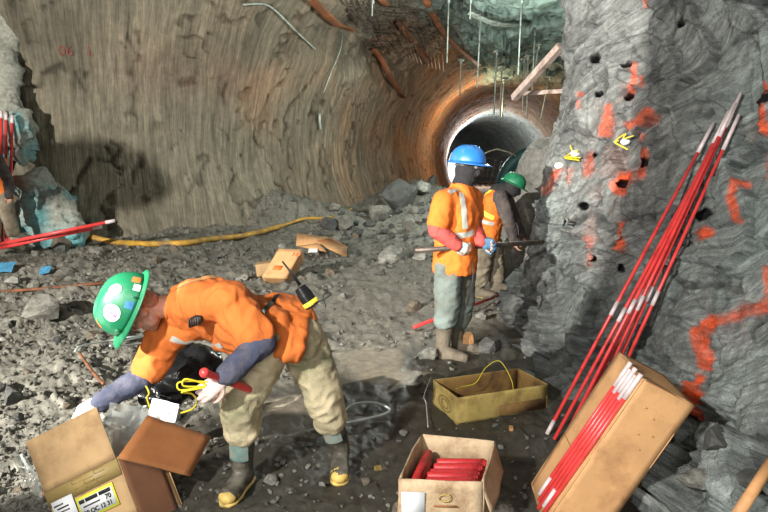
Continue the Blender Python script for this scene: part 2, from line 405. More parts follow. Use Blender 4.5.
cw = cw*(1-.38*(np.exp(-(((tpx-45)/60)**2+((tpy-35)/60)**2))*(1+.6*ton))[:, None].clip(0, 1))
redst = np.exp(-(((tpx-200)/75)**2+((tpy-78)/24)**2))[:, None]*.18*(1+ton[:, None]); cw = cw*(1-redst)+np.array(lin((150, 92, 76)))[None]*redst
def stroke(px, py, segs, wd, soft=.8, wob=None):
    m = np.zeros(len(px))
    for (ax, ay, bx, by) in segs:
        dx, dy = bx-ax, by-ay; t = np.clip(((px-ax)*dx+(py-ay)*dy)/max(dx*dx+dy*dy, 1e-6), 0, 1)
        d = np.hypot(px-ax-t*dx, py-ay-t*dy); d = d if wob is None else d+wob
        m = np.maximum(m, sstep(wd+soft, wd-soft, d))
    return m
TUNMAT = rockmat('bored_tunnel_rock', 6, 60, .75, .9, .035, .2, flow=(7, .55, 1), fvar=.42, fbump=2.2)
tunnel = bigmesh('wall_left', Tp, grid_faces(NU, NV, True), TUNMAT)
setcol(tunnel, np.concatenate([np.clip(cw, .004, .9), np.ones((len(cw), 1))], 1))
setflow(tunnel, np.stack([gs, PHf*R0+pf[:, 0]*0, .3*pf[:, 2]*0], -1))
tun_bvh = bvh(tunnel)
# ------------------------------------------------------------------ right rock face
BASE = [(1.02, .6), (1.2, 1.6), (1.34, 2.2), (1.40, 2.7), (1.46, 3.3), (1.5, 4), (1.5, 5), (1.46, 6), (1.46, 6.7), (1.9, 7.7), (3.4, 9.6), (6.5, 12)]
TOPC = [(2.3, .6), (2.42, 1.6), (2.5, 2.3), (2.54, 2.8), (2.52, 3.4), (2.38, 4.1), (2.06, 4.95), (1.74, 5.7), (1.80, 6.15), (2.3, 6.9), (4.1, 8.8), (7, 11.4)]
Bs = np.array([tuple(p) for p in spline([V((*b, 0)) for b in BASE], 20)])[:, :2]; Ts = np.array([tuple(p) for p in spline([V((*b, 0)) for b in TOPC], 20)])[:, :2]
sg = np.r_[0, np.cumsum(np.hypot(*np.diff(Bs, axis=0).T))]
spd = np.interp(sg, sg, 1/np.where(Bs[:, 1] < 7.2, np.clip(Bs[:, 1]*.0024, .006, .013), .05)); cu_ = np.r_[0, np.cumsum((spd[1:]+spd[:-1])/2*np.diff(sg))]
NU2 = 820; s2 = np.interp(np.linspace(0, cu_[-1], NU2), cu_, sg)
zs = np.concatenate([np.linspace(-.25, 3.3, 460), np.linspace(3.33, 7.2, 60)]); NV2 = len(zs)
bx = np.interp(s2, sg, Bs[:, 0])[:, None]; by = np.interp(s2, sg, Bs[:, 1])[:, None]; tx2 = np.interp(s2, sg, Ts[:, 0])[:, None]; ty2 = np.interp(s2, sg, Ts[:, 1])[:, None]
tz = np.clip(zs/2.5, -.05, 1)[None, :]; tz = np.sign(tz)*np.abs(tz)**.85; zo = np.clip(zs-2.5, 0, None)[None, :]
R3 = np.stack([bx+(tx2-bx)*tz-.02*zo, by+(ty2-by)*tz, np.repeat(zs[None], NU2, 0)], -1)
N3 = gnormals(R3); 
if N3[NU2//2, 100, 0] > 0: N3 = -N3
rp = R3.reshape(-1, 3); rn = N3.reshape(-1, 3); rpx, rpy = proj(rp)
wv = rp+.22*np.stack([perlin(rp*1.6, 71), perlin(rp*1.6, 72), perlin(rp*1.6, 73)], -1)
dip = wv @ np.array([[.35, .5, .1], [.80, -.2, .5], [-.5, .9, .9]])   # foliation dipping across the face
fol = perlin(dip*np.array([1.2, 1.2, 16]), 74)*.6+perlin(dip*np.array([2.5, 2.5, 38]), 75)*.4
g1, ge1, gt1 = facets(wv*np.array([1.8, 1.5, 1.7]), 76); g2, ge2, gt2 = facets(wv*np.array([5, 4, 6.5]), 77); g3, ge3, _ = facets(wv*np.array([14, 11, 19]), 78)
rd = .075*g1+.026*g2+.009*g3+.016*fol+.05*fbm(rp*1.3, 3, 79)
ck2 = sstep(1.40, 1.56, fbm(wv*np.array([1.5, 1.5, 2.1]), 3, 121, ridge=True)); ck3 = sstep(1.36, 1.5, fbm(wv*np.array([4.5, 4.5, 6]), 2, 131, ridge=True))
rd -= .03*ck2+.006*ck3
foot = sstep(.9, .0, rp[:, 2]+.35*fbm(rp*1.2, 2, 80)); near = sstep(3.6, 2.6, rp[:, 1])
rd += foot*(.10+.12*g2)+.16*foot*near*(facets(wv*3.1, 81)[0]+.3)
HOLES = [(683, 22, .026), (597, 58, .03), (630, 65, .022), (602, 94, .024), (633, 97, .026), (643, 162, .03), (623, 183, .03), (623, 237, .03), (589, 207, .027), (560, 222, .027), (576, 226, .026), (592, 155, .02), (618, 268, .025), (593, 259, .022), (708, 216, .035), (768, 97, .03)]
hole = np.zeros(len(rp)); DRILL = np.array([.42, .90, -.08]); DRILL /= np.linalg.norm(DRILL)
R4 = R3[::4, ::4]; gsub = BVHTree.FromPolygons([V(c) for c in R4.reshape(-1, 3)], [list(q) for q in grid_faces(R4.shape[0], R4.shape[1])])
for hx, hy, hr in HOLES:
    i = gsub.ray_cast(CAM, ray(hx, hy).normalized())[0]; w3 = rp-np.array(i)
    al = w3 @ DRILL; rad = np.sqrt(np.maximum((w3**2).sum(1)-al**2, 0)); hr *= 1.35
    hole = np.maximum(hole, np.where(np.abs(al) < .25, sstep(hr*1.12, hr*.75, rad), 0))
hd = rd*(1-sstep(0, .3, hole)*.0)
Rp = rp+rn*hd[:, None]+DRILL*(.16*hole)[:, None]
rt = fbm(rp*.9, 4, 82)
cr = np.array(lin((138, 140, 136)))[None]*(1+.28*rt+.30*fol+.3*gt2)[:, None]
gl = sstep(-.2, .5, fbm(rp*.6, 2, 83)+.35*sstep(5, 3.2, rp[:, 1])-.1)[:, None]*.55
cr = cr*(1-gl)+np.array(lin((152, 166, 161)))[None]*(1+.25*rt+.35*fol+.35*gt2)[:, None]*gl
quartz = sstep(.42, .6, perlin(dip*np.array([1.5, 1.5, 22]), 84)+.15*perlin(rp*14, 85))[:, None]*.5; cr = cr*(1-quartz)+np.array(lin((178, 178, 172)))[None]*quartz
cr *= (.5+.5*sstep(0, .05, ge2))[:, None]*(.55+.45*sstep(0, .035, ge1))[:, None]
cr *= (1-.5*ck2)[:, None]*(1-.25*ck3)[:, None]
lowshade = sstep(1.5, .25, rp[:, 2]+.3*rt)*sstep(3.0, 4.4, rp[:, 1]); cr *= (1-.6*lowshade)[:, None]  # shadow along the foot of the face, painted into the rock colour
wobp = 1.5*fbm(rp*9, 3, 86)
OR = [([(636, 65, 633, 98)], 2.6, .8), ([(643, 80, 643, 84)], 3.5, .75), ([(626, 126, 640, 122), (640, 122, 654, 113)], 3, .85), ([(604, 133, 607, 124), (607, 124, 612, 108)], 4, .8), ([(582, 95, 582, 107)], 1.8, .7), ([(637, 134, 636, 136)], 2.5, .7),
      ([(644, 153, 640, 172)], 5, .95), ([(626, 177, 621, 187)], 7.5, 1.), ([(623, 229, 623, 246)], 6, 1.), ([(544, 192, 558, 169)], 2.6, .7), ([(587, 172, 588, 156)], 5, .45), ([(590, 240, 588, 262)], 4, .35), ([(568, 170, 566, 182)], 3, .35),
      ([(765, 88, 763, 120), (763, 120, 765, 172)], 5, .9), ([(741, 184, 739, 196), (739, 196, 740, 219)], 4.5, .95), ([(703, 236, 711, 234)], 5, .95), ([(640, 0, 640, 5)], 2.5, .6),
      ([(770, 262, 764, 298), (764, 298, 740, 314), (740, 314, 712, 323)], 5, .8), ([(712, 323, 701, 334), (701, 334, 703, 362)], 7, .95), ([(697, 379, 699, 395), (699, 395, 697, 428)], 6, 1.), ([(679, 482, 677, 503)], 6, .8)]
for segs, wd, op in OR:
    m = (stroke(rpx, rpy, segs, wd, 3., wobp)*op*(.75+.25*sstep(-.3, .3, fbm(rp*20, 2, 87))))[:, None]
    cr = cr*(1-m)+np.array(lin((246, 98, 48)))[None]*m
for hx, hy in ((625, 110), (610, 160), (600, 230), (754, 150), (735, 318)):
    m = (np.exp(-(((rpx-hx)/22)**2+((rpy-hy)/30)**2))*.16*sstep(-.1, .4, fbm(rp*5, 3, 88)))[:, None]; cr = cr*(1-m)+np.array(lin((190, 100, 76)))[None]*m
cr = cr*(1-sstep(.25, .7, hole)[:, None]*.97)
ROCKMAT = rockmat('grey_gneiss', 16, 110, .95, .68, .028, .40, flow=(2.0, 2.0, 15), fvar=.48, fbump=.9, speck=.8)
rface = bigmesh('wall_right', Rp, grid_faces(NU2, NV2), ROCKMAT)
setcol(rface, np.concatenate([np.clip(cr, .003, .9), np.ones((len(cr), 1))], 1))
setflow(rface, dip)
rock_bvh = bvh(rface); floor_bvh = bvh(floor)
def hit(px, py, tree, off=0.):
    d = ray(px, py).normalized(); r = tree.ray_cast(CAM, d)
    if r[0] is None: return P(px, py, 20)
    n = r[1] if r[1].dot(d) < 0 else -r[1]
    return r[0]+n*off
def fl(x, y):
    r = floor_bvh.ray_cast(V((x, y, 5)), V((0, 0, -1))); return r[0].z if r[0] else 0.
def on_floor(px, py): return hit(px, py, floor_bvh)
# smooth pale rock behind the green-hatted worker
def slab_rock(name, rings, mat, col, seed, amp, rough=1.):
    """a rock mass from stacked closed outlines"""
    pass
# ------------------------------------------------------------------ shared materials
m_card = M('cardboard', (196, 150, 102), .8, .1, 9, .12, 140, dirt=(150, 108, 70), damount=.35, dscale=4)
m_cardtan = M('cardboard_tan', (166, 136, 96), .8, .12, 9, .12, 140, dirt=(132, 104, 70), damount=.4, dscale=5)
m_cardin = M('cardboard_inside', (152, 98, 56), .85, .12, 12, .15, 160, dirt=(120, 74, 40), damount=.35, dscale=6)
m_cardold = M('cardboard_weathered', (198, 174, 140), .85, .16, 7, .2, 120, dirt=(128, 100, 72), damount=.6, dscale=7)
m_cardol = M('cardboard_olive', (168, 148, 84), .85, .14, 7, .15, 120, dirt=(116, 92, 50), damount=.5, dscale=5)
m_cardolin = M('cardboard_olive_inside', (128, 98, 52), .88, .15, 8, .15, 120, dirt=(84, 60, 34), damount=.5, dscale=5)
m_red = M('red_plastic', (218, 66, 64), .34, .12, 10, .04, 80, dirt=(160, 40, 36), damount=.25, dscale=14, spec=.5)
m_redd = M('red_paper', (188, 48, 50), .5, .2, 14, .1, 90, dirt=(120, 20, 24), damount=.4, dscale=16)
m_sil = M('clear_tape', (206, 190, 188), .3, .15, 22, .1, 90, spec=.6)
m_white = M('white_paper', (226, 224, 218), .8, .05, 14, .2, 40)
m_whitecord = M('white_cord', (196, 204, 200), .5, .1, 14, 0)
m_yel = M('yellow_hose', (196, 150, 56), .6, .22, 6, .15, 50, dirt=(130, 104, 64), damount=.6, dscale=5)
m_ycord = M('yellow_cord', (224, 206, 50), .45, .1, 14, 0)
m_rusty = M('rusty_steel', (136, 88, 60), .75, .3, 18, .3, 90, metal=.3, dirt=(84, 56, 42), damount=.5, dscale=9)
m_steel = M('dull_steel', (104, 96, 90), .5, .25, 20, .2, 80, metal=.6, dirt=(92, 66, 50), damount=.5, dscale=8)
m_wood = M('pale_wood', (186, 138, 90), .65, .25, 6, .1, 40, stretch=(1, 1, 6), dirt=(130, 92, 60), damount=.4, dscale=5)
m_plank = M('weathered_plank', (196, 176, 164), .8, .2, 8, .2, 50, dirt=(120, 96, 82), damount=.4)
m_bolt = M('pale_bolt_steel', (178, 190, 178), .55, .2, 14, .1, 60, metal=.3, dirt=(120, 110, 96), damount=.3)
m_black = M('black_plastic', (26, 26, 26), .5, .2, 10, .1, 60)
m_ink = M('black_ink', (30, 30, 28), .8, .1, 10, 0)
m_labelg = M('grey_label', (198, 200, 200), .7, .06, 12, 0)
m_labely = M('yellow_label', (214, 214, 60), .6, .06, 12, 0)
m_tape = M('brown_tape', (140, 120, 74), .5, .15, 9, .05, 50, spec=.3)
m_redink = M('red_paint', (150, 54, 50), .8, .3, 30, 0)
m_orangeink = M('orange_print', (226, 110, 50), .8, .2, 20, 0)
m_bluerag = M('blue_rag', (58, 116, 146), .8, .2, 20, .2, 40)

# ------------------------------------------------------------------ loose rocks
def rock_vf(seed, n=2):
    bm = bmesh.new(); bmesh.ops.create_icosphere(bm, subdivisions=n, radius=1)
    r = random.Random(seed)
    for k in range(r.randint(9, 13)):     # chop flat faces off a ball
        d = V((r.gauss(0, 1), r.gauss(0, 1), r.gauss(0, 1))).normalized(); c = r.uniform(.42, .8)
        for v in bm.verts:
            e = v.co.dot(d)-c
            if e > 0: v.co -= d*e
    co = np.array([v.co[:] for v in bm.verts]); co += .05*perlin(co*2.5+seed, 5)[:, None]*co
    fs = [[v.index for v in f.verts] for f in bm.faces]; bm.free(); return co, fs
def stonemat(name, rgb, v=.3): return M(name, rgb, .85, v, 3.2, .6, 22, dirt=tuple(int(c*.6) for c in rgb), damount=.5, dscale=2.2)
m_st = [stonemat('grey_stone', (128, 126, 116)), stonemat('dark_stone', (84, 84, 80)), stonemat('pale_stone', (158, 156, 146)), stonemat('brown_stone', (116, 104, 88))]
protos = []
for i in range(14):
    v, f = rock_vf(100+i); me = bpy.data.meshes.new('rock'); me.from_pydata([tuple(x) for x in v], [], [list(x) for x in f]); me.materials.append(m_st[(0, 1, 0, 2, 3, 0, 1, 0, 3, 2, 1, 0, 0, 1)[i]])
    protos.append(me)
def rock(x, y, s, i, sq=(1, 1, .7), rot=None, label=None, group=None, sink=.3, z=None):
    o = bpy.data.objects.new('rock', protos[i % 14]); COL.objects.link(o)
    o.scale = (s*sq[0], s*sq[1], s*sq[2]); o.rotation_euler = rot or (random.uniform(-.5, .5), random.uniform(-.5, .5), random.uniform(0, 6.28))
    o.location = (x, y, (fl(x, y) if z is None else z)+s*sq[2]*(.62-sink)); tag(o, label, 'rock', group); WL[o] = V(o.location); return o
# named, large ones: pixel, size in px, kind
for (px, py, w, i, lab) in [
    (40, 306, 42, 0, 'large square-faced grey rock below the rusty pipe at the left'),
    (14, 393, 26, 1, 'dark rock at the left edge above the label-covered carton'),
    (488, 342, 30, 6, 'grey upright rock beside the muddy boots of the blue-helmeted worker'),
    (388, 252, 26, 9, 'pale flat slab lying right of the open flattened cardboard box'),
    (379, 213, 26, 12, 'grey block at the foot of the tunnel wall by the end of the yellow hose'),
    (340, 222, 22, 2, 'pointed rock under the far end of the yellow hose'),
    (402, 196, 40, 1, 'dark boulder on top of the rubble heap in front of the rusty tunnel'),
    (60, 243, 22, 4, 'light rock lying under the start of the yellow hose'),
    (427, 352, 20, 0, 'flat slab just left of the muddy boots of the blue-helmeted worker'),
    (505, 507, 26, 9, 'pale broken stone right of the carton of red cartridges'),
    (415, 377, 22, 0, 'low stone at the edge of the shade left of the olive carton'),
    (716, 440, 34, 1, 'dark lump of rock at the foot of the right face beside the leaning carton'),
    (757, 480, 34, 6, 'dark rock under the wooden handle at the right edge'),
    (694, 478, 30, 0, 'grey rock below the leaning carton, under the orange painted stripe')]:
    g = on_floor(px, py+w*.25) if py < 400 or px < 650 else hit(px, py, rock_bvh)
    s = w*g.y/F*.62
    rock(g.x, g.y, s, i, (1.1, 1., .85), label=lab, z=None if px < 650 else g.z-.02)
# scattered stones of the rubble field
def sample(n, x0, x1, y0, y1, pw, z):
    c = [(random.uniform(x0, x1), y0+random.random()**pw*(y1-y0)) for _ in range(n)]; g = [G(*q, z) for q in c]
    f = floor_fields(np.array([q.x for q in g]), np.array([q.y for q in g])); return [(q[0], q[1], w, f[1][i], f[4][i]) for i, (q, w) in enumerate(zip(c, g))]
pts = []
for px, py, g, rb, pd in sample(6000, -25, 560, 205, 495, 1.25, .1):
    if len(pts) >= 250: break
    if random.random() > rb**1.5 or g.y > 22 or g.y < 2.2: continue
    w = random.choice([5, 6, 6, 7, 8, 9, 11, 13, 16])*(.7+.5*(py-180)/200)
    if any((px-q[0])**2+(py-q[1])**2 < (.5*(w+q[2]))**2 for q in pts): continue
    pts.append((px, py, w, g))
for px, py, w, g in pts:
    zone = ('loose grey stone of the rubble between the left wall and the rusty pipe', 'stones near the left wall') if py < 285 else \
           ('loose angular stone in the muddy rubble behind the bending worker', 'stones in the muddy rubble')
    rock(g.x, g.y, w*g.y/F*.6, random.randrange(14), (1.15, .95, .8), label=zone[0], group=zone[1], sink=.25)
pts = []
for px, py, g, rb, pd in sample(900, 318, 452, 192, 240, 1., .35):
    if len(pts) >= 48: break
    if py < 212-.30*(px-350) and px < 420: continue
    w = random.choice([7, 9, 11, 14, 17, 21])
    if any((px-q[0])**2+(py-q[1])**2 < (.42*(w+q[2]))**2 for q in pts): continue
    q = hit(px, py, floor_bvh); pts.append((px, py, w)); 
    if q.y > 26: continue
    rock(q.x, q.y, w*q.y/F*.58, random.choice([0, 1, 6, 7, 10, 13, 3]), (1.1, .9, .85), label='boulder of the dark heap piled before the rusty tunnel mouth', group='boulders before the tunnel mouth', sink=.2)
# gravel: chips nobody could count
gv, gf = [], []; chips = [rock_vf(300+i, 1) for i in range(8)]
n = 0
for px, py, g, rb, pd in sample(16000, -60, 640, 200, 530, 1.1, .05):
    if n >= 6500: break
    if random.random() > max(.03, rb**1.4)*(1-pd) or g.y > 25: continue
    n += 1; s = random.choice([1.2, 1.4, 1.8, 2.2, 3., 4.])*g.y/F*(.6+.4*(py-180)/200)
    z = fl(g.x, g.y); q = np.array(Matrix.Rotation(random.uniform(0, 6.28), 3, V((random.gauss(0, 1), random.gauss(0, 1), random.gauss(0, 1))).normalized()))
    v, f = random.choice(chips); k = len(gv); gv += [tuple(x) for x in (v*np.array([1.2, 1, .8])) @ q.T*s+np.array([g.x, g.y, z+s*.3])]; gf += [[i+k for i in r] for r in f]
gr = obj('gravel', (gv, gf), M('gravel_chips', (98, 96, 88), .9, .5, 1.7, .3, 60), smooth=False); gr['kind'] = 'stuff'

# ------------------------------------------------------------------ cardboard
def panel(o, a, b, t, n=8, wob=.004, seed=0):     # a sheet of board, slightly warped
    o, a, b = V(o), V(a), V(b); nn = a.cross(b).normalized(); vs, fs = [], []
    for side in (0, 1):
        for i in range(n+1):
            for j in range(n+1):
                p = o+a*(i/n)+b*(j/n); vs.append(p+nn*(side*t))
    A = np.array([v[:] for v in vs]); A += np.array(nn)*(wob*perlin(A*6+seed, 3))[:, None]
    m = (n+1)*(n+1)
    for i in range(n):
        for j in range(n):
            q = i*(n+1)+j; fs.append([q, q+1, q+n+2, q+n+1]); fs.append([m+q, m+q+n+1, m+q+n+2, m+q+1])
    for i in range(n):
        q = i*(n+1); fs.append([q, q+n+1, m+q+n+1, m+q]); q = i*(n+1)+n; fs.append([q, m+q, m+q+n+1, q+n+1])
        fs.append([i, m+i, m+i+1, i+1]); q = n*(n+1)+i; fs.append([q, q+1, m+q+1, m+q])
    return A, fs
def carton(o, a, b, c, t=.005, wob=.004, top=False):   # o corner on the floor side, a, b base edges, c up: walls and bottom
    o, a, b, c = V(o), V(a), V(b), V(c); w = []
    if a.cross(b).dot(c) < 0: o, a = o+a, -a
    w.append(panel(o, a, b, t, wob=wob)); w.append(panel(o, c, a, t, wob=wob, seed=1)); w.append(panel(o+a, c, b, t, wob=wob, seed=2))
    w.append(panel(o+a+b, c, -a, t, wob=wob, seed=3)); w.append(panel(o+b, c, -b, t, wob=wob, seed=4))
    if top: w.append(panel(o+c, a, b, t, wob=wob))
    return join(*w)
def decal(o, a, b, n=(0, 0, 0), off=.003):          # thin sheet
    o, a, b = V(o), V(a), V(b); nn = a.cross(b).normalized(); 
    if nn.dot(CAM-o) < 0: nn = -nn
    return box(o+nn*off, a, b, nn*.0012)

# A: torn-open carton in the left foreground
F1, F2 = P(45, 493, 2.62), P(117, 458, 2.60)
wA = (F2-F1).length; ex = (F2-F1).normalized()
eu = (P(24, 437, 2.66)-F1).normalized(); ed = ex.cross(eu)
ed = eu.cross(ex).normalized() if eu.cross(ex).y > 0 else ex.cross(eu).normalized()
HR = P(189, 477, 2.82); edv = HR-F2; edv = V((edv.x, edv.y, edv.z)); dA = edv.length
hA = .27
A0 = F1-eu*hA
t = thing('open_carton', 'torn-open tan carton with tape and shipping labels in front of the bending worker', 'box', A0+edv*.5+ex*wA*.5+V((0, 0, -.02)))
obj('carton_body', carton(A0, ex*wA, edv*.72, eu*hA), m_cardtan, t)
obj('flap', panel(F1, ex*wA*.985, eu*.255, .004, wob=.006), m_cardtan, t)
obj('flap', panel(F2+ex*.004, edv, P(146, 416, 2.86)-F2, .004, wob=.008), m_cardin, t)
obj('side_lining', panel(F2+ex*.003-eu*.004, -eu*hA, edv*.62, .003, wob=.004), M('cardboard_dark', (100, 66, 44), .88, .15, 9, .1, 120), t)
nf_ = -ed
obj('packing_tape', decal(F1-eu*.075+nf_*.003, ex*wA, eu*.075), m_tape, t)
lb = obj('shipping_label', decal(F1+ex*.016-eu*.20+nf_*.005, ex*.115, eu*.145), m_labelg, t)
for k in range(6): obj('print_line', decal(F1+ex*(.026+.012*(k % 2))-eu*(.082+.017*k)+nf_*.0075, ex*(.05+.012*(k % 3)), eu*.007), m_ink if k % 2 else m_steel, lb)
lb = obj('yellow_label', decal(F1+ex*.140-eu*.195+nf_*.005, ex*.200, eu*.108), m_labely, t)
obj('label_field', decal(F1+ex*.150-eu*.183+nf_*.0075, ex*.182, eu*.083), m_labelg, lb)
for x_, w_ in ((.154, .028), (.188, .066), (.262, .062)): obj('print_bar', decal(F1+ex*x_-eu*.119+nf_*.0095, ex*w_, eu*.017), m_ink, lb)
def ink(s, size, o, par, bold=.0): obj('lettering', text(s, size, o+nf_*.004, ex, eu, bold), m_ink, par, False)
ink('70', .031, F1+ex*.288-eu*.146+nf_*.0105, lb, .001)
ink('30 OC 12 31', .029, F1+ex*.160-eu*.176+nf_*.0105, lb, .0008)
obj('print_line', decal(F1+ex*.168-eu*.140+nf_*.0100, ex*.09, eu*.006), m_ink, lb)
for k in range(3):
    for j in range(3):   # printed outlines on the tape
        q = F1+ex*(.15+.062*k)-eu*(.062-.021*j)+nf_*.0065
        if (k+j) % 2 == 0 or j == 0: obj('printed_outline', join(decal(q, ex*.055, eu*.0015), decal(q+eu*.018, ex*.055, eu*.0015), decal(q, ex*.0015, eu*.018)), m_cardol, t)
def crumple(o, a, b, amp, seed, n=34, freq=7):       # crumpled sheet
    o, a, b = V(o), V(a), V(b); nn = a.cross(b).normalized(); I, J = np.meshgrid(np.linspace(0, 1, n), np.linspace(0, 1, n), indexing='ij')
    p = np.array(o)+I[..., None]*np.array(a)+J[..., None]*np.array(b); q = p.reshape(-1, 3)
    f, e, _ = facets(q*freq+seed, seed, .8); f2 = perlin(q*freq*.6, seed+3)
    q = q+np.array(nn)*((f*.6+f2*.7)*amp)[:, None]+.5*amp*np.stack([perlin(q*freq, seed+5), perlin(q*freq, seed+6), perlin(q*freq, seed+7)], -1)
    return q, grid_faces(n, n)
m_bag = M('clear_plastic_film', (214, 224, 222), .12, .05, 10, .1, 60, spec=.8, alpha=.6)
tag(obj('plastic_bag', join(crumple(P(104, 470, 2.70), P(150, 474, 2.9)-P(104, 470, 2.70), P(112, 408, 2.78)-P(104, 470, 2.70), .045, 3),
    crumple(P(108, 450, 2.75), P(148, 448, 2.93)-P(108, 450, 2.75), P(106, 405, 2.8)-P(108, 450, 2.75), .05, 9)), m_bag), 'clear crumpled plastic bag inside the torn-open tan carton', 'bag')
tag(obj('plastic_sheet', crumple(P(14, 457, 2.72), P(38, 500, 2.66)-P(14, 457, 2.72), P(26, 452, 2.9)-P(14, 457, 2.72), .02, 4), m_bag), 'clear plastic film hanging out left of the torn-open tan carton', 'plastic film')
tag(obj('packing_paper', crumple(P(62, 424, 2.95), P(104, 406, 3.0)-P(62, 424, 2.95), P(72, 405, 3.05)-P(62, 424, 2.95), .05, 5), m_white), 'crumpled white paper behind the torn-open tan carton by the reaching hand', 'paper')
tag(obj('paper_sheet', crumple(P(147, 419, 2.98), P(175, 423, 3.0)-P(147, 419, 2.98), P(152, 399, 3.0)-P(147, 419, 2.98), .012, 6, 16), m_white), 'stiff white paper sticking up behind the open flap of the left carton', 'paper')

# B: carton of red cartridges
FL, FR_, BR, BL = P(399, 479, 2.60), P(482, 481, 2.60), P(495, 441, 2.96), P(422, 434, 2.96)
zt = .30
def lev(p, z): d = (p-CAM); return CAM+d*((z-CZ)/d.z)
FL, FR_, BR, BL = [lev(p, zt) for p in (FL, FR_, BR, BL)]
zb = fl(.3, 2.6)-.02; dn = V((0, 0, zb-zt))
o_ = BL
t = thing('cartridge_carton', 'battered open carton full of red paper cartridges in the front centre', 'box', (FL+BR)/2+V((0, 0, zb-zt)))
obj('carton_body', join(panel(FL, dn, FR_-FL, .006, wob=.012), panel(FR_, dn, BR-FR_, .006, wob=.01), panel(BR, dn, BL-BR, .006, wob=.01), panel(BL, dn, FL-BL, .006, wob=.01), panel(FL+dn, BL-FL, FR_-FL, .006)), m_cardold, t)
obj('flap', panel(FR_+V((0, 0, -.004)), (BR-FR_)*.96, V((.05, 0, -.15)), .005, wob=.01), m_cardold, t)
obj('shipping_label', decal(FL+(FR_-FL)*.03+V((0, -.012, -.20)), (FR_-FL)*.28, V((0, 0, .15))), m_labelg, t)
obj('printed_mark', tube([FL+(FR_-FL)*.55+V((.028*math.cos(a), -.016, -.075+.016*math.sin(a))) for a in np.linspace(0, 6.0, 14)], .003, 5), m_cardol, t)
obj('printed_mark', decal(FL+(FR_-FL)*.42+V((0, -.014, -.115)), (FR_-FL)*.28, V((0, 0, .008))), m_cardin, t)
def cartridge(p0, p1, r, label, group):
    t = thing('red_cartridge', label, 'cartridge', (V(p0)+V(p1))/2, group); p0, p1 = V(p0), V(p1); d = (p1-p0).normalized()
    obj('cartridge_body', tube([p0, p0+d*.006, p1-d*.006, p1], [r*.8, r, r, r*.8], 14), m_redd, t)
    obj('end_cap', tube([p1, p1+d*.008], [r*.72, r*.5], 12), m_red, t)
ua = (FR_-FL).normalized(); ub = ((BL+BR)/2-(FL+FR_)/2).normalized()
wb = (FR_-FL).length; db = ((BL+BR)/2-(FL+FR_)/2).length; c0_ = FL
for row in range(3):
    for k in range(7):
        s = .035+k*.045
        if s > db-.02: break
        z = zt-.165+row*.045+(.0 if row < 2 else random.uniform(-.006, .006))
        if row == 2 and k in (0,): continue
        a0 = .075+random.uniform(0, .012); q0 = c0_+ua*a0+ub*(s+.02*(row % 2))+ua*.02*s/db; q1 = q0+ua*(wb-.115-random.uniform(0, .02))
        q0 = V((q0.x, q0.y, z)); q1 = V((q1.x, q1.y, z+random.uniform(-.004, .008)))
        cartridge(q0, q1, .0205, 'red paper cartridge lying across the battered front carton', 'red cartridges across the carton')
for row in range(2):
    q0 = c0_+ua*.035+ub*.05; q1 = c0_+ua*.043+ub*(db-.04)
    cartridge((q0.x, q0.y, zt-.12+row*.045), (q1.x, q1.y, zt-.11+row*.045), .021, ('red cartridge lying front to back along the left side of the battered carton', 'lower red cartridge along the left side of the battered carton')[1-row], None)

# C: wide olive carton
FB, RB, LB_ = on_floor(457, 425), on_floor(547, 407), on_floor(433, 404)
BB = RB+LB_-FB; zc_ = min(FB.z, RB.z, LB_.z); upc = V((0, 0, .185))
t = thing('olive_carton', 'wide shallow empty olive-brown carton behind the cartridge carton', 'box', (FB+BB)/2)
cs = [V((q.x, q.y, zc_)) for q in (FB, RB, BB, LB_)]
ob_ = join(*[panel(cs[i], upc, cs[(i+1) % 4]-cs[i], .005, wob=.008) for i in range(4)])
obj('carton_body', ob_, m_cardol, t)
ins = lambda q: q+((cs[0]+cs[2])/2-q)*.022
ci = [ins(q) for q in cs]
obj('carton_lining', join(*[panel(ci[i], upc*.99, ci[(i+1) % 4]-ci[i], .003, wob=.006) for i in range(4)], panel(ci[0]+V((0, 0, .006)), ci[1]-ci[0], ci[3]-ci[0], .004)), m_cardolin, t)
obj('printed_panel', decal(cs[0]+(cs[1]-cs[0])*.45+V((0, -.010, .02)), (cs[1]-cs[0])*.52, V((0, 0, .075))), m_cardolin, t)
mk = (cs[3]-cs[0])*.45+cs[0]+V((-.012, -.010, .09)); du_ = (cs[3]-cs[0]).normalized()
obj('printed_mark', join(tube([mk+du_*.09*math.cos(a)+V((0, 0, .05*math.sin(a))) for a in np.linspace(0, 6.28, 24)], .002, 5), tube([mk+du_*.05*math.cos(a)+V((0, 0, .03*math.sin(a))) for a in np.linspace(0, 6.28, 24)], .002, 5)), m_cardolin, t)
ctr = (cs[0]+cs[2])/2
tag(obj('string_loop', tube(spline([cs[0]+(cs[3]-cs[0])*.3+V((.05, .05, .19)), ctr+V((-.2, -.05, .17)), ctr+V((-.1, .0, .18)), ctr+V((-.02, .06, .27)), ctr+V((.08, .08, .31)), ctr+V((.15, .0, .2)), ctr+V((.16, -.02, .1))]), .0020, 6), m_ycord), 'thin yellow string looped over the wide olive carton', 'string')

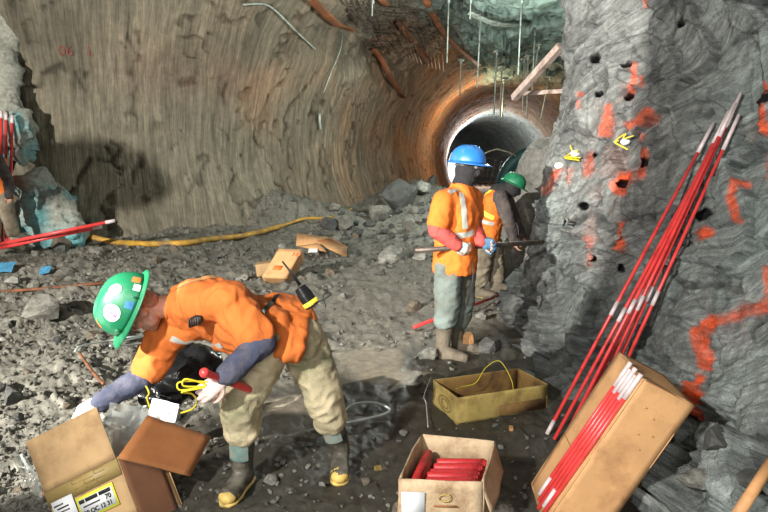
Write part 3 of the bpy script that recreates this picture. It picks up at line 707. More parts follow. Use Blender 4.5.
# D: tall carton leaning at the right rock
e1 = V((.46, -.10, .88)).normalized(); e3 = V((.88, 0, -.46)).normalized(); e2 = -(e1.cross(e3)).normalized()
if e2.y > 0: e2 = -e2
Aq = P(618, 352, 2.74); LD, WD, DD = .80, .255, .31
o_ = Aq-e1*LD
t = thing('tall_carton', 'tall brown carton leaning against the right rock face', 'box', o_+e3*WD)
obj('carton_body', carton(o_, e3*WD, e2*DD, e1*LD, wob=.004, top=True), m_card, t)
obj('carton_flap', panel(o_+e2*.0+e1*LD*.40-e3*.003, e2*DD*.55, e1*.0025, .002), m_cardin, t)
obj('top_panel', panel(Aq+e1*.002, e3*WD, e2*DD, .002), M('cardboard_shaded', (136, 96, 62), .85, .1, 9, .1, 120), t)
for (a, b) in ((.3, .10), (.52, .13), (.68, .2), (.45, .22), (.62, .28)):   # dents
    q = Aq+e2*(DD+.004)+e3*WD*a-e1*b
    obj('dent', ell(q, (.010, .003, .004), (e3, e2, e1), 8), m_card, t)
# rods
def rod(p0, p1, r, label, group=None, ends=(.16, .13), mid=None, name='red_rod'):
    p0, p1 = V(p0), V(p1); d = (p1-p0); L_ = d.length; d = d.normalized()
    t = thing(name, label, 'rod', p0, group)
    obj('red_tube', tube([p0, p1], r, 10), m_red, t)
    if ends[0]: obj('clear_sleeve', tube([p0-d*.004, p0+d*ends[0]], r*1.18, 10), m_sil, t)
    if ends[1]: obj('clear_sleeve', tube([p1-d*ends[1], p1+d*.03], [r*1.18, r*1.05], 10), m_sil, t)
    for s in (mid or ()): obj('clear_sleeve', tube([p0+d*(s*L_-.05), p0+d*(s*L_+.05)], r*1.18, 10), m_sil, t)
    return t
# bundle leaning on the right face: (base px, top px)
tops = [((547, 436), (712, 126)), ((554, 442), (716, 141)), ((562, 445), (722, 130)), ((570, 439), (727, 115)), ((579, 434), (733, 107)), ((588, 430), (739, 97)), ((598, 426), (737, 119))]
nm_ = ['leftmost red rod of the bundle on the right rock face, ending lowest', 'second red rod from the left in the bundle on the right rock face', 'third red rod from the left in the bundle on the right rock face',
       'middle red rod of the leaning bundle, half hidden by its neighbours', 'red rod just left of the highest tip in the leaning bundle', 'longest red rod of the leaning bundle, reaching highest on the rock', 'rightmost red rod of the bundle, partly behind the tall carton']
for i, ((bx_, by_), (tx_, ty_)) in enumerate(tops):
    q0 = on_floor(bx_, by_); k_ = (i*3) % 7; q0 = q0+V((0, 0, .015)); hp = hit(tx_, ty_, rock_bvh); d = ray(tx_, ty_)
    q1 = hp-d.normalized()*(.06+.03*(k_ % 3))
    rod(q0, q1, .0112, nm_[i], 'red rods leaning on the rock', ends=(.0 if i % 3 else .09, .22), mid=(.385+.012*(i % 4),))
# five on the tall carton
for i in range(5):
    s = DD*(.42+.115*i); q1 = Aq+e2*s-e1*(.02+.02*(i % 2))-e3*.014; q0 = o_+e2*(s-.015)+e1*(.06-.02*(i % 3))-e3*.014
    q1 = Aq+e2*(DD*(.56+.10*i))-e1*(.012+.022*(i % 2))-e3*(.0125); q0 = o_+e2*(DD*(.50+.10*i))+e1*(.05-.02*(i % 3))-e3*.0125
    rod(q0, q1, .0098, ['first', 'second', 'third', 'fourth', 'fifth'][i]+' short red rod from the left lying on the tall leaning carton', 'short red rods on the tall carton', ends=(.10 if i in (0, 3) else 0, .10))
# E: boxes in the middle distance
gq = on_floor(284, 279); sc_ = gq.y/F
def Pq(px, py, dy_=0): return P(px, py, gq.y+dy_)
t = thing('tipped_carton', 'closed brown carton with orange print tipped on the rubble behind the bending worker', 'box', gq)
a_ = (Pq(302, 250)-Pq(278.5, 249)); c_ = (Pq(262, 277, -.25)-Pq(278.5, 249)); b_ = a_.cross(c_).normalized()*.30
if b_.y < 0: b_ = -b_
obj('carton_body', carton(Pq(278.5, 249)+c_, a_, b_, -c_, top=True), m_card, t)
obj('orange_print', decal(Pq(272, 270, -.19), a_*.35, -c_*.16), m_orangeink, t)
for k in range(3): obj('print_line', decal(Pq(292+k*3.2, 256, -.06), a_*.05, -c_*.12), m_orangeink, t)
t = thing('small_carton', 'small pale carton half hidden behind the tipped brown carton', 'box', on_floor(262, 276))
q = Pq(257, 277, .25); obj('carton_body', carton(q, V((.3, .02, .04)), V((-.03, .3, 0)), V((-.02, 0, .17)), top=True), m_cardtan, t)
gq = on_floor(322, 256)
t = thing('flattened_carton', 'open brown carton lying sagged on the rubble left of the far stones', 'box', gq)
q = [P(x, y, gq.y+d_) for x, y, d_ in ((297, 232.5, .45), (328.5, 237, .40), (347.5, 247, .0), (347, 258.5, -.02), (318, 253, -.15), (296, 246, .35), (317, 241, -.1), (330, 246, .1))]
def quad(a, b, c, d_, t_=.006): a, b, c, d_ = map(V, (a, b, c, d_)); return panel_q(a, b, c, d_, t_)
def panel_q(a, b, c, d_, t_):
    nn = (b-a).cross(d_-a).normalized()*t_; vs = [a, b, c, d_, a+nn, b+nn, c+nn, d_+nn]
    return vs, [[0, 3, 2, 1], [4, 5, 6, 7], [0, 1, 5, 4], [1, 2, 6, 5], [2, 3, 7, 6], [3, 0, 4, 7]]
y0 = gq.y
obj('carton_body', join(quad(P(296, 246, y0+.1), P(318, 243, y0-.02), P(327, 252, y0-.1), P(312, 249, y0-.1)), quad(P(297, 233, y0+.4), P(328, 237, y0+.4), P(330, 246, y0+.1), P(296, 246, y0+.1)),
    quad(P(317, 240, y0+.1), P(328, 249, y0-.1), P(347, 258, y0-.1), P(347, 248, y0+.05)), quad(P(317, 240, y0+.1), P(330, 237, y0+.45), P(348, 247, y0+.35), P(347, 248, y0+.05))), m_card, t)
obj('flap', quad(P(319, 240, y0+.08), P(330, 238, y0+.3), P(346, 246, y0+.3), P(340, 246, y0+.1)), m_cardin, t)
tag(obj('paper_scrap', crumple(P(308, 253, y0-.2), P(317, 252, y0-.2)-P(308, 253, y0-.2), V((0, .1, .05)), .015, 3, 10), m_white), 'white paper scrap under the sagged open carton', 'paper')

# ------------------------------------------------------------------ hose, pipes, cords on the ground
def ground_line(name, pxs, r, mat, label, cat, n=8, lift=0., seg_=8):
    pts = spline([on_floor(*q)+V((0, 0, r+lift)) for q in pxs], seg_)
    return tag(obj(name, tube(pts, r, n), mat), label, cat)
def hose_px(pxs, dep): return [P(x, y, d_) for (x, y), d_ in zip(pxs, dep)]
hp = [on_floor(*q)+V((0, 0, .06)) for q in ((70, 238), (90, 240), (115, 245), (150, 247), (185, 246), (212, 242), (246, 238), (280, 229), (305, 221), (330, 220), (352, 211))]
tag(obj('yellow_hose', tube(spline(hp, 8), [.055]*57+[.035]*(len(spline(hp, 8))-57), 10), m_yel), 'long muddy yellow hose running along the foot of the left wall', 'hose')
p0, p1 = on_floor(-20, 295)+V((0, 0, .16)), on_floor(104, 287)+V((0, 0, .16))
p0 = P(-20, 293, p1.y-.1); p1 = P(104, 283, p1.y)
tag(obj('rusty_pipe', tube([p0, p0.lerp(p1, .5)+V((0, 0, -.01)), p1], .022, 10), m_rusty), 'thin rusty pipe lying over the rubble behind the green helmet', 'pipe')
q = on_floor(95, 250)
tag(obj('bent_rebar', tube([P(91, 269, q.y-1.2), P(100, 260, q.y-.9), P(108, 252, q.y-.6)], .022, 6), m_steel), 'short grey bar poking from the rubble below the yellow hose', 'bar')
def rod_on_ground(pa, pb, lab, r=.02, lift=.05, ends=(0, .12)):
    a, b = on_floor(*pa), on_floor(*pb); return rod(a+V((0, 0, lift)), b+V((0, 0, lift)), r, lab, None, ends)
rod_on_ground((414, 332), (505, 297), 'red rod lying on the mud behind the blue-helmeted worker', .018, .05, (0, .05))
for i, (a, b) in enumerate((((-10, 246), (113, 221)), ((-10, 250), (100, 227)))):
    q = P(a[0], a[1], 9.8), P(b[0], b[1], 10.2+.2*i); rod(q[0], q[1], .03, ('upper', 'lower')[i]+' red rod lying along the foot of the turquoise outcrop', None, (0, .12))
for i, (x0, y0_, x1, y1) in enumerate(((2, 243, 1, 112), (6, 243, 6, 114), (10, 243, 12, 117), (-4, 243, -5, 110))):
    rod(P(x0, y0_, 10.7), P(x1, y1, 11.3), .026, ['upright red rod second from left behind the left-edge worker', 'upright red rod behind the shoulder of the left-edge worker', 'rightmost upright red rod beside the turquoise outcrop', 'upright red rod outermost at the left edge'][i], 'upright red rods at the left', (0, .12))
ground_line('white_cord', [(75, 356), (82, 350), (108, 345), (130, 341), (146, 340), (148, 345), (135, 348), (110, 350), (128, 344), (144, 340)], .008, m_whitecord, 'white cord loop on the rubble below the green helmet', 'cord', lift=.03)
ground_line('white_cord', [(345, 416), (352, 410), (366, 407), (380, 409), (390, 415), (382, 420), (362, 425), (347, 428)], .007, m_whitecord, 'white cord loop on the dark mud behind the right boot', 'cord', lift=.03)
ground_line('grey_wire', [(431, 381), (424, 400), (426, 408), (428, 432)], .003, m_whitecord, 'thin pale wire hanging off the left corner of the olive carton', 'wire', lift=.03)
ground_line('thin_rod', [(80, 360), (92, 378), (104, 392)], .012, m_rusty, 'reddish bar lying in the rubble left of the reaching arm', 'bar', lift=.05)
for i, (x, y, w, lab) in enumerate(((378, 470, 5, 'small pale wood block on the mud left of the cartridge carton'), (511, 430, 5, 'small pale wood block right of the cartridge carton'))):
    q = on_floor(x, y); s = .024; r_ = Matrix.Rotation(.5+i, 3, 'Z'); a, b = r_ @ V((s*1.5, 0, 0)), r_ @ V((0, s, 0))
    bm_ = box(q-a/2-b/2, a, b, V((0, 0, s*.9))); tag(obj('wood_block', bm_, m_cardol if i == 0 else m_wood, smooth=False), lab, 'wood block')
q = on_floor(466, 350); tag(obj('wood_chunk', (lambda v, f: ([V(x)*.5 for x in v], f))(*([], [])) if False else (np.array(rock_vf(77)[0])*np.array([.06, .05, .11])+np.array(q+V((.02, -.02, .09))), rock_vf(77)[1]), m_wood, smooth=False), 'split chunk of pale wood by the muddy boots of the blue-helmeted worker', 'wood chunk')
for i, (x, y, w) in enumerate(((4, 276, 16), (44, 277, 11))):
    q = on_floor(x, y); s = w*q.y/F
    tag(obj('blue_rag', crumple(q+V((-s/2, 0, .04)), V((s, 0, .02)), V((0, s*.6, s*.6)), .03, 8+i, 14), m_bluerag), ('blue rag at the left edge above the rusty pipe', 'small blue rag in the rubble above the rusty pipe')[i], 'rag')
# handles
tag(obj('wooden_handle', tube([P(8, 530, 2.75), P(56, 484, 2.85)], .020, 12), m_wood), 'round wooden tool handle passing under the left carton', 'handle')
tag(obj('wooden_handle', tube([P(728, 530, 1.62), P(776, 455, 1.78)], .017, 12), m_wood), 'round wooden tool handle at the right edge below the rock', 'handle')

# ------------------------------------------------------------------ roof: bolts, straps, mesh, timbers
bolts = [(449, -4, 447, 63), (481, 14, 477, 87), (497, 50, 494, 115), (502, 66, 500, 117), (522, -4, 518, 75), (535, 30, 532, 93), (528, 55, 527, 119), (550, 76, 541, 119), (539, 44, 535, 71), (471, -4, 470, 19), (504, 79, 502, 117), (358, -4, 355, 143), (373, -4, 372, 16), (461, 59, 460, 96), (524, 58, 523, 110)]
for i, (x0, y0_, x1, y1) in enumerate(bolts):
    h_ = hit(x0, y0_, tun_bvh); bt = P(x1, y1, h_.y); r = h_.y/F*(.75 if i not in (11,) else .5)
    t = thing('rock_bolt', 'pale steel rock bolt hanging from the greenish roof ahead of the tunnel' if i != 11 else 'long thin rod hanging from the brown roof before the left wall', 'rock bolt', h_, 'hanging rock bolts' if i != 11 else None)
    obj('bolt_shaft', tube([h_+V((0, 0, .2)), bt], r, 6), m_bolt if i != 11 else m_steel, t)
    if i != 11: obj('bolt_plate', box(h_+V((-r*4, -r*4, -.06)), V((r*8, 0, 0)), V((0, r*8, 0)), V((0, 0, .05))), m_bolt, t)
    if i != 11: obj('bolt_nut', tube([h_+V((0, 0, -.05)), h_+V((0, 0, -.2))], r*2, 6), m_bolt, t)
def strap(pxs, w, lab, mat=m_rusty):
    pts = spline([hit(x, y, tun_bvh, .24) for x, y in pxs], 3)
    tag(obj('steel_strap', tube(pts, w, 8, sx=.22, up=(1, 0, 0)), mat), lab, 'steel strap')
m_strap = M('rust_orange_steel', (150, 92, 58), .75, .3, 6, .2, 50, metal=.2, dirt=(84, 62, 50), damount=.5, dscale=3)
strap([(308, -6), (330, 16), (352, 30), (371, 47)], .13, 'wide rust-orange steel strap across the brown roof, upper length', m_strap)
strap([(369, 46), (376, 62), (384, 80), (399, 94)], .12, 'bent lower rust-brown steel strap hanging off the roof edge', m_strap)
strap([(374, -6), (397, 20), (427, 56)], .12, 'second rusty roof strap right of the wide orange one', m_strap)
strap([(418, -6), (446, 30), (474, 66)], .12, 'third dark roof strap running toward the tunnel mouth', m_strap)
strap([(398, 22), (412, 38), (427, 58)], .1, 'short thin roof strap beside the second one', m_rusty)
strap([(474, 6), (500, 18), (522, 24)], .09, 'thin strap across the greenish roof', m_bolt)
wm = []
for k in range(22):
    wm.append(tube([hit(338+k*4.2, -4+k*.5, tun_bvh, .1), hit(352+k*4.2, 22+k*1.4, tun_bvh, .1), hit(366+k*3.6, 44+k*1.2, tun_bvh, .1)], .012, 4))
for k in range(9):
    wm.append(tube([hit(342+k*4, 2+k*5.5, tun_bvh, .1), hit(385+k*4, 4+k*5.5, tun_bvh, .1), hit(425+k*3, 8+k*5.5, tun_bvh, .1)], .012, 4))
tag(obj('wire_mesh', join(*wm), m_steel), 'rusty welded wire mesh pinned to the brown roof between the straps', 'wire mesh')
def timber(a, b, d0, d1, w, lab):
    p, q = P(*a, d0), P(*b, d1); r_, d_, u_ = frame(q-p); tag(obj('timber', box(p-r_*w/2-u_*w/2, q-p, r_*w, u_*w), m_plank, smooth=False), lab, 'timber')
timber((514, 98), (561, 46), 9.2, 8.2, .09, 'slanting pale timber propped against the right rock')
timber((519, 94), (566, 91), 9.6, 8.9, .06, 'level pale timber behind the slanting one at the right rock')
# cable on the left roof edge
tag(obj('pale_cable', tube(spline([hit(x, y, tun_bvh, .1) for x, y in ((240, 2), (262, 2), (276, 8), (284, 20), (298, 32), (312, 48))], 5), .022, 5), m_bolt), 'pale cable snaking over the top of the left wall', 'cable')
tag(obj('hanging_wire', tube(spline([hit(x, y, tun_bvh, .12) for x, y in ((344, 34), (336, 52), (327, 72), (320, 92))], 5), .018, 5), m_bolt), 'thin pale wire dangling over the dark broken rock scar', 'wire')
tag(obj('wall_chain', tube(spline([hit(x, y, tun_bvh, .08) for x, y in ((318, 112), (318, 120), (319, 129))], 4), .04, 5), m_bolt), 'short pale steel tie hanging on the left wall below the scar', 'steel tie')
# painted numbers on the left wall
for s, x, y in (('06', 58, 55), ('L', 87, 55)):
    h0 = hit(x, y, tun_bvh, .05); h1 = hit(x+12, y, tun_bvh, .05); h2 = hit(x, y-12, tun_bvh, .05)
    tag(obj('painted_number', text(s, .30, h0, (h1-h0).normalized(), (h2-h0).normalized(), -.008), m_redink, smooth=False), 'faint red painted '+('number 06' if s == '06' else 'letter L')+' on the left wall', 'painted mark')
# plastic plugs with yellow cords in the drill holes
for i, (x, y, lab) in enumerate(((577, 154, 'white plug with a curly yellow cord in a drill hole of the rock face'), (627, 141, 'upper white plug with yellow cord beside orange paint on the rock face'), (561, 166, 'small white plug in a drill hole nearest the tunnel'))):
    h_ = hit(x, y, rock_bvh, .02); s = h_.y/F; R_ = random.Random(i)
    t = thing('hole_plug', lab, 'plug', h_)
    obj('plug', ell(h_, (s*5, s*5, s*3.5), n=10), m_white, t)
    if i < 2:
        pts = [hit(x+R_.uniform(-13, 9), y+R_.uniform(-9, 9), rock_bvh, .03+R_.random()*.04) for _ in range(9 if i == 0 else 7)]
        obj('yellow_cord', tube(spline(pts, 8), s*.65, 5), m_ycord, t)
# ------------------------------------------------------------------ turquoise outcrop, pale rock mass, far tunnel gear
def mass(name, prims, voxel, amp, colf, lab, cat, seed, kind=None, fq=1.):
    def d_(co): return amp*(facets(co*1.6*fq, seed)[0]*.9+facets(co*4.5*fq, seed+1)[0]*.4+.4*fbm(co*3*fq, 3, seed+2))
    co, fs = fuse(join(*prims), voxel, 4, d_)
    o = obj(name, (co, fs), TUNMAT); o.data.materials[0] = ROCKMAT
    c = colf(co); setcol(o, np.concatenate([np.clip(c, .004, .9), np.ones((len(c), 1))], 1)); return tag(o, lab, cat, kind=kind)
def col_turq(co):
    t = fbm(co*1.3, 4, 93); t2 = sstep(-.25, .35, fbm(co*.9+5, 3, 94)-.25*(co[:, 2]-1.2))[:, None]
    a = np.array(lin((158, 158, 146)))*(1+.3*t)[:, None]; b = np.array(lin((120, 186, 190)))*(1+.4*t)[:, None]; return a*(1-t2)+b*t2
mass('rock_outcrop', [ell(P(48, 214, 11.4), (.55, .45, .5)), ell(P(62, 232, 11.3), (.5, .4, .35)), ell(P(36, 190, 11.6), (.35, .35, .45)), ell(P(20, 130, 12.0), (.22, .3, .75)), ell(P(6, 90, 12.2), (.25, .3, .9)), ell(P(0, 20, 12.4), (.4, .3, .9)), ell(P(-30, 150, 12.2), (.7, .4, 2.2))], .05, .14, col_turq, 'pale turquoise-stained rock outcrop at the foot of the left wall', 'rock outcrop', 95)
def col_grey(co): return np.array(lin((150, 148, 140)))[None]*(1+.25*fbm(co*2, 4, 96))[:, None]
mass('pale_rock_mass', [ell(P(547, 178, 9.2), (.46, .8, .62)), ell(P(535, 215, 8.9), (.6, .8, .6)), ell(P(530, 262, 8.6), (.62, .6, .5)), ell(P(556, 215, 8.8), (.5, .8, .95))], .05, .03, col_grey, 'smooth pale grey rock mass behind the green-hatted worker', 'rock mass', 97)
# far light, duct and cables
def ring_obj(c, ax, R_, r_, a0, a1, n=28): r1, _, u1 = frame(ax); return tube([c+(r1*math.cos(a)+u1*math.sin(a))*R_ for a in np.linspace(a0, a1, n)], r_, 8)
t = thing('tunnel_lamp', 'glaring work lamp deep in the tunnel behind the blue helmet', 'lamp', P(458, 165, 44))
obj('lamp_glass', fuse(join(ell(P(455, 168, 44), (.55, .3, 1.2)), ell(P(461, 156, 44), (.8, .3, .55)), ell(P(469, 150, 44), (.5, .3, .35)), ell(P(456, 160, 44), (.5, .3, .7))), .08, 3), emat('lamp_glow', (240, 248, 255), 1.6), t)
obj('lamp_housing', ell(P(459, 162, 44.6), (.9, .3, 1.2)), m_steel, t)
m_teal = M('teal_duct', (40, 92, 98), .5, .3, 2, .2, 20)
c = P(534, 186, 40); tag(obj('ventilation_duct', tube([c+V((-2.1*math.cos(a), -.5*math.sin(a), 2.2*math.sin(a))) for a in np.linspace(.0, 1.4, 16)], .42, 14), m_teal), 'curved dark teal ventilation duct far down the tunnel', 'duct')
tag(obj('far_cable', tube([P(474, 158, 38), P(490, 151, 38), P(497, 149, 38), P(508, 152, 38), P(516, 156, 38)], .05, 6), m_bolt), 'pale cable strung across the far tunnel mouth', 'cable')
fx_ = []
for k in range(7): fx_.append(tube([P(472+k*6, 155+k*1.2, 41), P(470+k*5, 186, 41)], .035, 5))
for k in range(5): fx_.append(tube([P(470, 158+k*6, 41), P(512, 158+k*6, 41)], .035, 5))
tag(obj('far_scaffold', join(*fx_), m_steel), 'dim steel scaffold grid standing far down the tunnel', 'scaffold')
# ------------------------------------------------------------------ people
m_skin = M('skin', (206, 158, 134), .55, .1, 20, .08, 120, dirt=(176, 116, 96), damount=.3, dscale=14)
m_dskin = M('dark_cloth_mask', (44, 42, 44), .9, .25, 20, .3, 160)
m_lip = M('lip', (176, 104, 96), .5, .1, 20, 0)
m_eye = M('eye_white', (220, 214, 208), .3, .02, 8, 0)
m_iris = M('iris', (60, 44, 34), .3, .1, 8, 0)
m_orange = M('orange_cloth', (208, 112, 52), .9, .12, 8, .3, 160, dirt=(166, 94, 48), damount=.35, dscale=5, spec=.2)
m_orange2 = M('orange_vest_cloth', (226, 118, 48), .85, .1, 8, .2, 120, dirt=(190, 96, 40), damount=.3, dscale=5, spec=.2)
m_refl = M('grey_reflective_tape', (172, 170, 160), .45, .12, 12, .05, 90)
m_reflm = M('muddy_reflective_tape', (170, 124, 78), .6, .15, 12, .05, 90)
m_yrefl = M('yellow_reflective_tape', (236, 216, 70), .5, .1, 12, .05, 90)
m_navy = M('slate_blue_sleeve', (68, 72, 90), .9, .18, 10, .35, 160, dirt=(92, 90, 96), damount=.4, dscale=9, spec=.2)
m_redsl = M('red_sleeve', (196, 84, 78), .9, .14, 10, .3, 140, dirt=(150, 76, 64), damount=.4, dscale=7, spec=.2)
m_dark = M('charcoal_sleeve', (78, 72, 72), .9, .18, 10, .3, 140, dirt=(110, 98, 86), damount=.4, dscale=7, spec=.2)
m_khaki = M('khaki_trouser_cloth', (186, 172, 140), .9, .16, 6, .35, 130, dirt=(112, 112, 84), damount=.5, dscale=4, spec=.2)
m_teal_t = M('grey_green_trouser_cloth', (112, 122, 116), .9, .16, 6, .3, 110, dirt=(96, 88, 72), damount=.5, dscale=4, spec=.2)
m_mudt = M('muddy_trouser_cloth', (134, 124, 106), .9, .16, 6, .3, 110, dirt=(86, 78, 64), damount=.55, dscale=4, spec=.2)
m_boot = M('rubber_boot', (54, 50, 44), .5, .3, 7, .15, 60, dirt=(108, 104, 92), damount=.5, dscale=9)
m_bootmud = M('mud_caked_boot', (112, 102, 86), .8, .25, 7, .35, 60, dirt=(70, 62, 52), damount=.5, dscale=7)
m_toe = M('yellow_toe_rubber', (190, 160, 84), .6, .2, 9, .15, 60, dirt=(120, 104, 66), damount=.4, dscale=12)
m_gpanel = M('teal_boot_patch', (96, 124, 118), .6, .25, 12, .1, 60, dirt=(140, 132, 116), damount=.45, dscale=14)
m_ghat = M('green_hard_hat', (26, 112, 74), .45, .08, 9, .03, 40, dirt=(80, 130, 104), damount=.3, dscale=9, spec=.5)
m_bhat = M('blue_hard_hat', (44, 116, 196), .35, .08, 9, .03, 40, dirt=(90, 130, 180), damount=.25, dscale=9, spec=.5)
m_glove = M('pale_knit_glove', (216, 192, 182), .85, .12, 16, .2, 120, dirt=(196, 150, 140), damount=.4, dscale=18)
m_gblue = M('blue_glove', (70, 110, 140), .8, .15, 16, .2, 120)
m_gpale = M('pale_blue_glove', (168, 184, 176), .8, .15, 16, .2, 120, dirt=(110, 140, 160), damount=.4, dscale=20)

def cloth(amp, fq, seed, st=(1, 1, 1)):
    def f(co):
        q = co*np.array(st)*fq; q = q+.45*np.stack([perlin(q*.7, seed+1), perlin(q*.7, seed+2), perlin(q*.7, seed+3)], -1)
        return amp*(1-2.2*np.abs(perlin(q, seed)))*.9+amp*.55*(1-2.2*np.abs(perlin(q*2.2+.3, seed+4)))
    return f
def head_prims(C, u, f):
    u, f = V(u).normalized(), V(f); f = (f-u*f.dot(u)).normalized(); l = u.cross(f).normalized(); ax = (l, f, u)
    A = lambda a, b, c: C+l*a+f*b+u*c
    pr = [ell(A(0, -.005, .03), (.076, .097, .095), ax), ell(A(0, .035, -.035), (.060, .062, .080), ax), ell(A(0, .068, -.095), (.030, .026, .024), ax),
          cone(A(-.04, .083, .030), .014, A(.04, .083, .030), .014), cone(A(0, .090, .018), .010, A(0, .112, -.022), .0135), ell(A(.016, .100, -.026), (.010, .011, .009), ax), ell(A(-.016, .100, -.026), (.010, .011, .009), ax),
          ell(A(.042, .066, -.020), (.022, .022, .020), ax), ell(A(-.042, .066, -.020), (.022, .022, .020), ax), ell(A(.055, .02, -.065), (.018, .035, .028), ax), ell(A(-.055, .02, -.065), (.018, .035, .028), ax),
          cone(A(-.018, .088, -.055), .0085, A(.018, .088, -.055), .0085), cone(A(-.016, .085, -.068), .009, A(.016, .085, -.068), .009),
          ell(A(.080, -.008, .002), (.011, .021, .033), ax, 12), ell(A(-.080, -.008, .002), (.011, .021, .033), ax, 12)]
    return pr, A, ax
def face_parts(A, ax, par, mask=False):
    for s in (-1, 1):
        e = obj('eye', ell(A(s*.031, .0815, .012), .0125, ax, 12), m_eye, par); obj('iris', ell(A(s*.031, .0925, .012), (.0055, .003, .0055), ax, 10), m_iris, e)
        obj('eyebrow', cone(A(s*.018, .099, .036), .0042, A(s*.045, .090, .038), .0035), m_iris, par)
    if not mask: obj('lips', join(cone(A(-.017, .0945, -.057), .0045, A(.017, .0945, -.057), .0045), cone(A(-.015, .093, -.066), .005, A(.015, .093, -.066), .005)), m_lip, par)
def hard_hat(par, C, u, f, mat, stickers=(), tilt=0., sc=1., name='hard_hat'):
    u, f = V(u).normalized(), V(f); f = (f-u*f.dot(u)).normalized(); l = u.cross(f).normalized()
    u2 = (u*math.cos(tilt)-f*math.sin(tilt)).normalized(); f = (f*math.cos(tilt)+u*math.sin(tilt)).normalized(); u = u2
    O = V(C)+u*.045*sc
    def dome(a, t):                         # a around (0 = front), t 0 rim .. 1 top
        r = math.cos(t*PI/2)**.72; z = math.sin(t*PI/2)
        x, y = math.sin(a)*.122*r*sc, math.cos(a)*.148*r*sc
        ridge = .008*math.exp(-(x/.022/sc)**2)*min(1, t*3)+.005*(math.exp(-((abs(x)-.055*sc)/.012/sc)**2))*min(1, t*3)*(1 if t < .95 else 0)
        return O+l*x+f*y+u*(z*.128*sc+ridge*sc)
    n, m = 56, 16; vs, fs = [], []
    for i in range(m):
        for j in range(n): vs.append(dome(2*PI*j/n, i/m))
    vs.append(dome(0, 1)); tp = len(vs)-1
    for i in range(m-1):
        for j in range(n): a = i*n+j; b = i*n+(j+1) % n; fs.append([a, b, b+n, a+n])
    for j in range(n): fs.append([(m-1)*n+j, (m-1)*n+(j+1) % n, tp])
    h = obj(name, (vs, fs), mat, par)
    s = h.modifiers.new('s', 'SOLIDIFY'); s.thickness = .004
    bv, bf = [], []; ring = 6
    for k in range(ring):
        for j in range(n):
            a = 2*PI*j/n; w = (.026+.034*max(0, math.cos(a))**2)*sc*k/(ring-1); x, y = math.sin(a)*(.120*sc+w), math.cos(a)*(.146*sc+w)
            bv.append(O+l*x+f*y-u*(.012*sc*(k/(ring-1))**1.6+(.006*max(0, math.cos(a)) if k == ring-1 else 0)))
    for k in range(ring-1):
        for j in range(n): a = k*n+j; b = k*n+(j+1) % n; bf.append([a, a+n, b+n, b])
    b = obj('hat_brim', (bv, bf), mat, h); s = b.modifiers.new('s', 'SOLIDIFY'); s.thickness = .005
    for (a0, t0, w_, h_, m_, shape, nm) in stickers:    # discs and strips that follow the dome
        v2, f2 = [], []; K = 10
        for i in range(K+1):
            for j in range(K+1):
                x, y = 2*i/K-1, 2*j/K-1
                if shape == 'o': q = max(abs(x), abs(y)); r_ = math.hypot(x, y); x, y = (x/r_*q, y/r_*q) if r_ > 0 else (0, 0)
                p = dome(a0+x*w_, t0+y*h_); v2.append(p+(p-O).normalized()*.0025)
        for i in range(K):
            for j in range(K): a = i*(K+1)+j; f2.append([a, a+1, a+K+2, a+K+1])
        st = obj('sticker', (v2, f2), m_, h); st['label'] = nm
    return h, dome, O, (l, f, u)
def hand_prims(wr, d, pn, curl, side, sc=1., spread=.12, thumb=.6):
    """palm and five fingers; d = towards the fingers, pn = out of the palm, side = +1 when the thumb lies on d x pn"""
    wr, d, pn = V(wr), V(d).normalized(), V(pn); pn = (pn-d*pn.dot(d)).normalized(); w = d.cross(pn)*side
    pr = [loft([(wr-d*.01*sc, w*.026*sc, pn*.018*sc), (wr+d*.03*sc, w*.035*sc, pn*.017*sc), (wr+d*.075*sc, w*.041*sc, pn*.0145*sc), (wr+d*.092*sc, w*.038*sc, pn*.012*sc)], 16)]
    pr.append(ell(wr+d*.035*sc+w*.024*sc+pn*.010*sc, (.018*sc, .026*sc, .014*sc), (w, d, pn), 12))
    for i, (o, L_, r) in enumerate(((.029, .078, .0092), (.0095, .086, .0096), (-.0105, .080, .0092), (-.029, .063, .0080))):
        p = wr+d*(.088-.006*abs(i-1))*sc+w*o*sc; a = 0; dd = (d+w*spread*(1.2-i)*.5).normalized(); ax = dd.cross(pn).normalized()
        c = curl[i] if isinstance(curl, (list, tuple)) else curl
        for k, fr_ in enumerate((.46, .31, .23)):
            a += c*(.85, 1.15, .8)[k]; e = (dd*math.cos(a)+pn*math.sin(a)); q = p+e*L_*fr_*sc
            pr.append(cone(p, r*(1-.08*k)*sc, q, r*(.92-.1*k)*sc, 10, 3)); p = q
    p = wr+d*.022*sc+w*.026*sc+pn*.006*sc; dd = (d*.62+w*.75+pn*.25*thumb).normalized(); q = p+dd*.036*sc; pr.append(cone(p, .0125*sc, q, .0108*sc, 10, 3))
    d2 = (d*.85+w*.25+pn*.75*thumb).normalized(); q2 = q+d2*.030*sc; pr.append(cone(q, .0108*sc, q2, .0098*sc, 10, 3)); d3 = (d*.8-w*.15+pn*1.1*thumb).normalized(); pr.append(cone(q2, .0098*sc, q2+d3*.024*sc, .008*sc, 10, 3))
    return pr
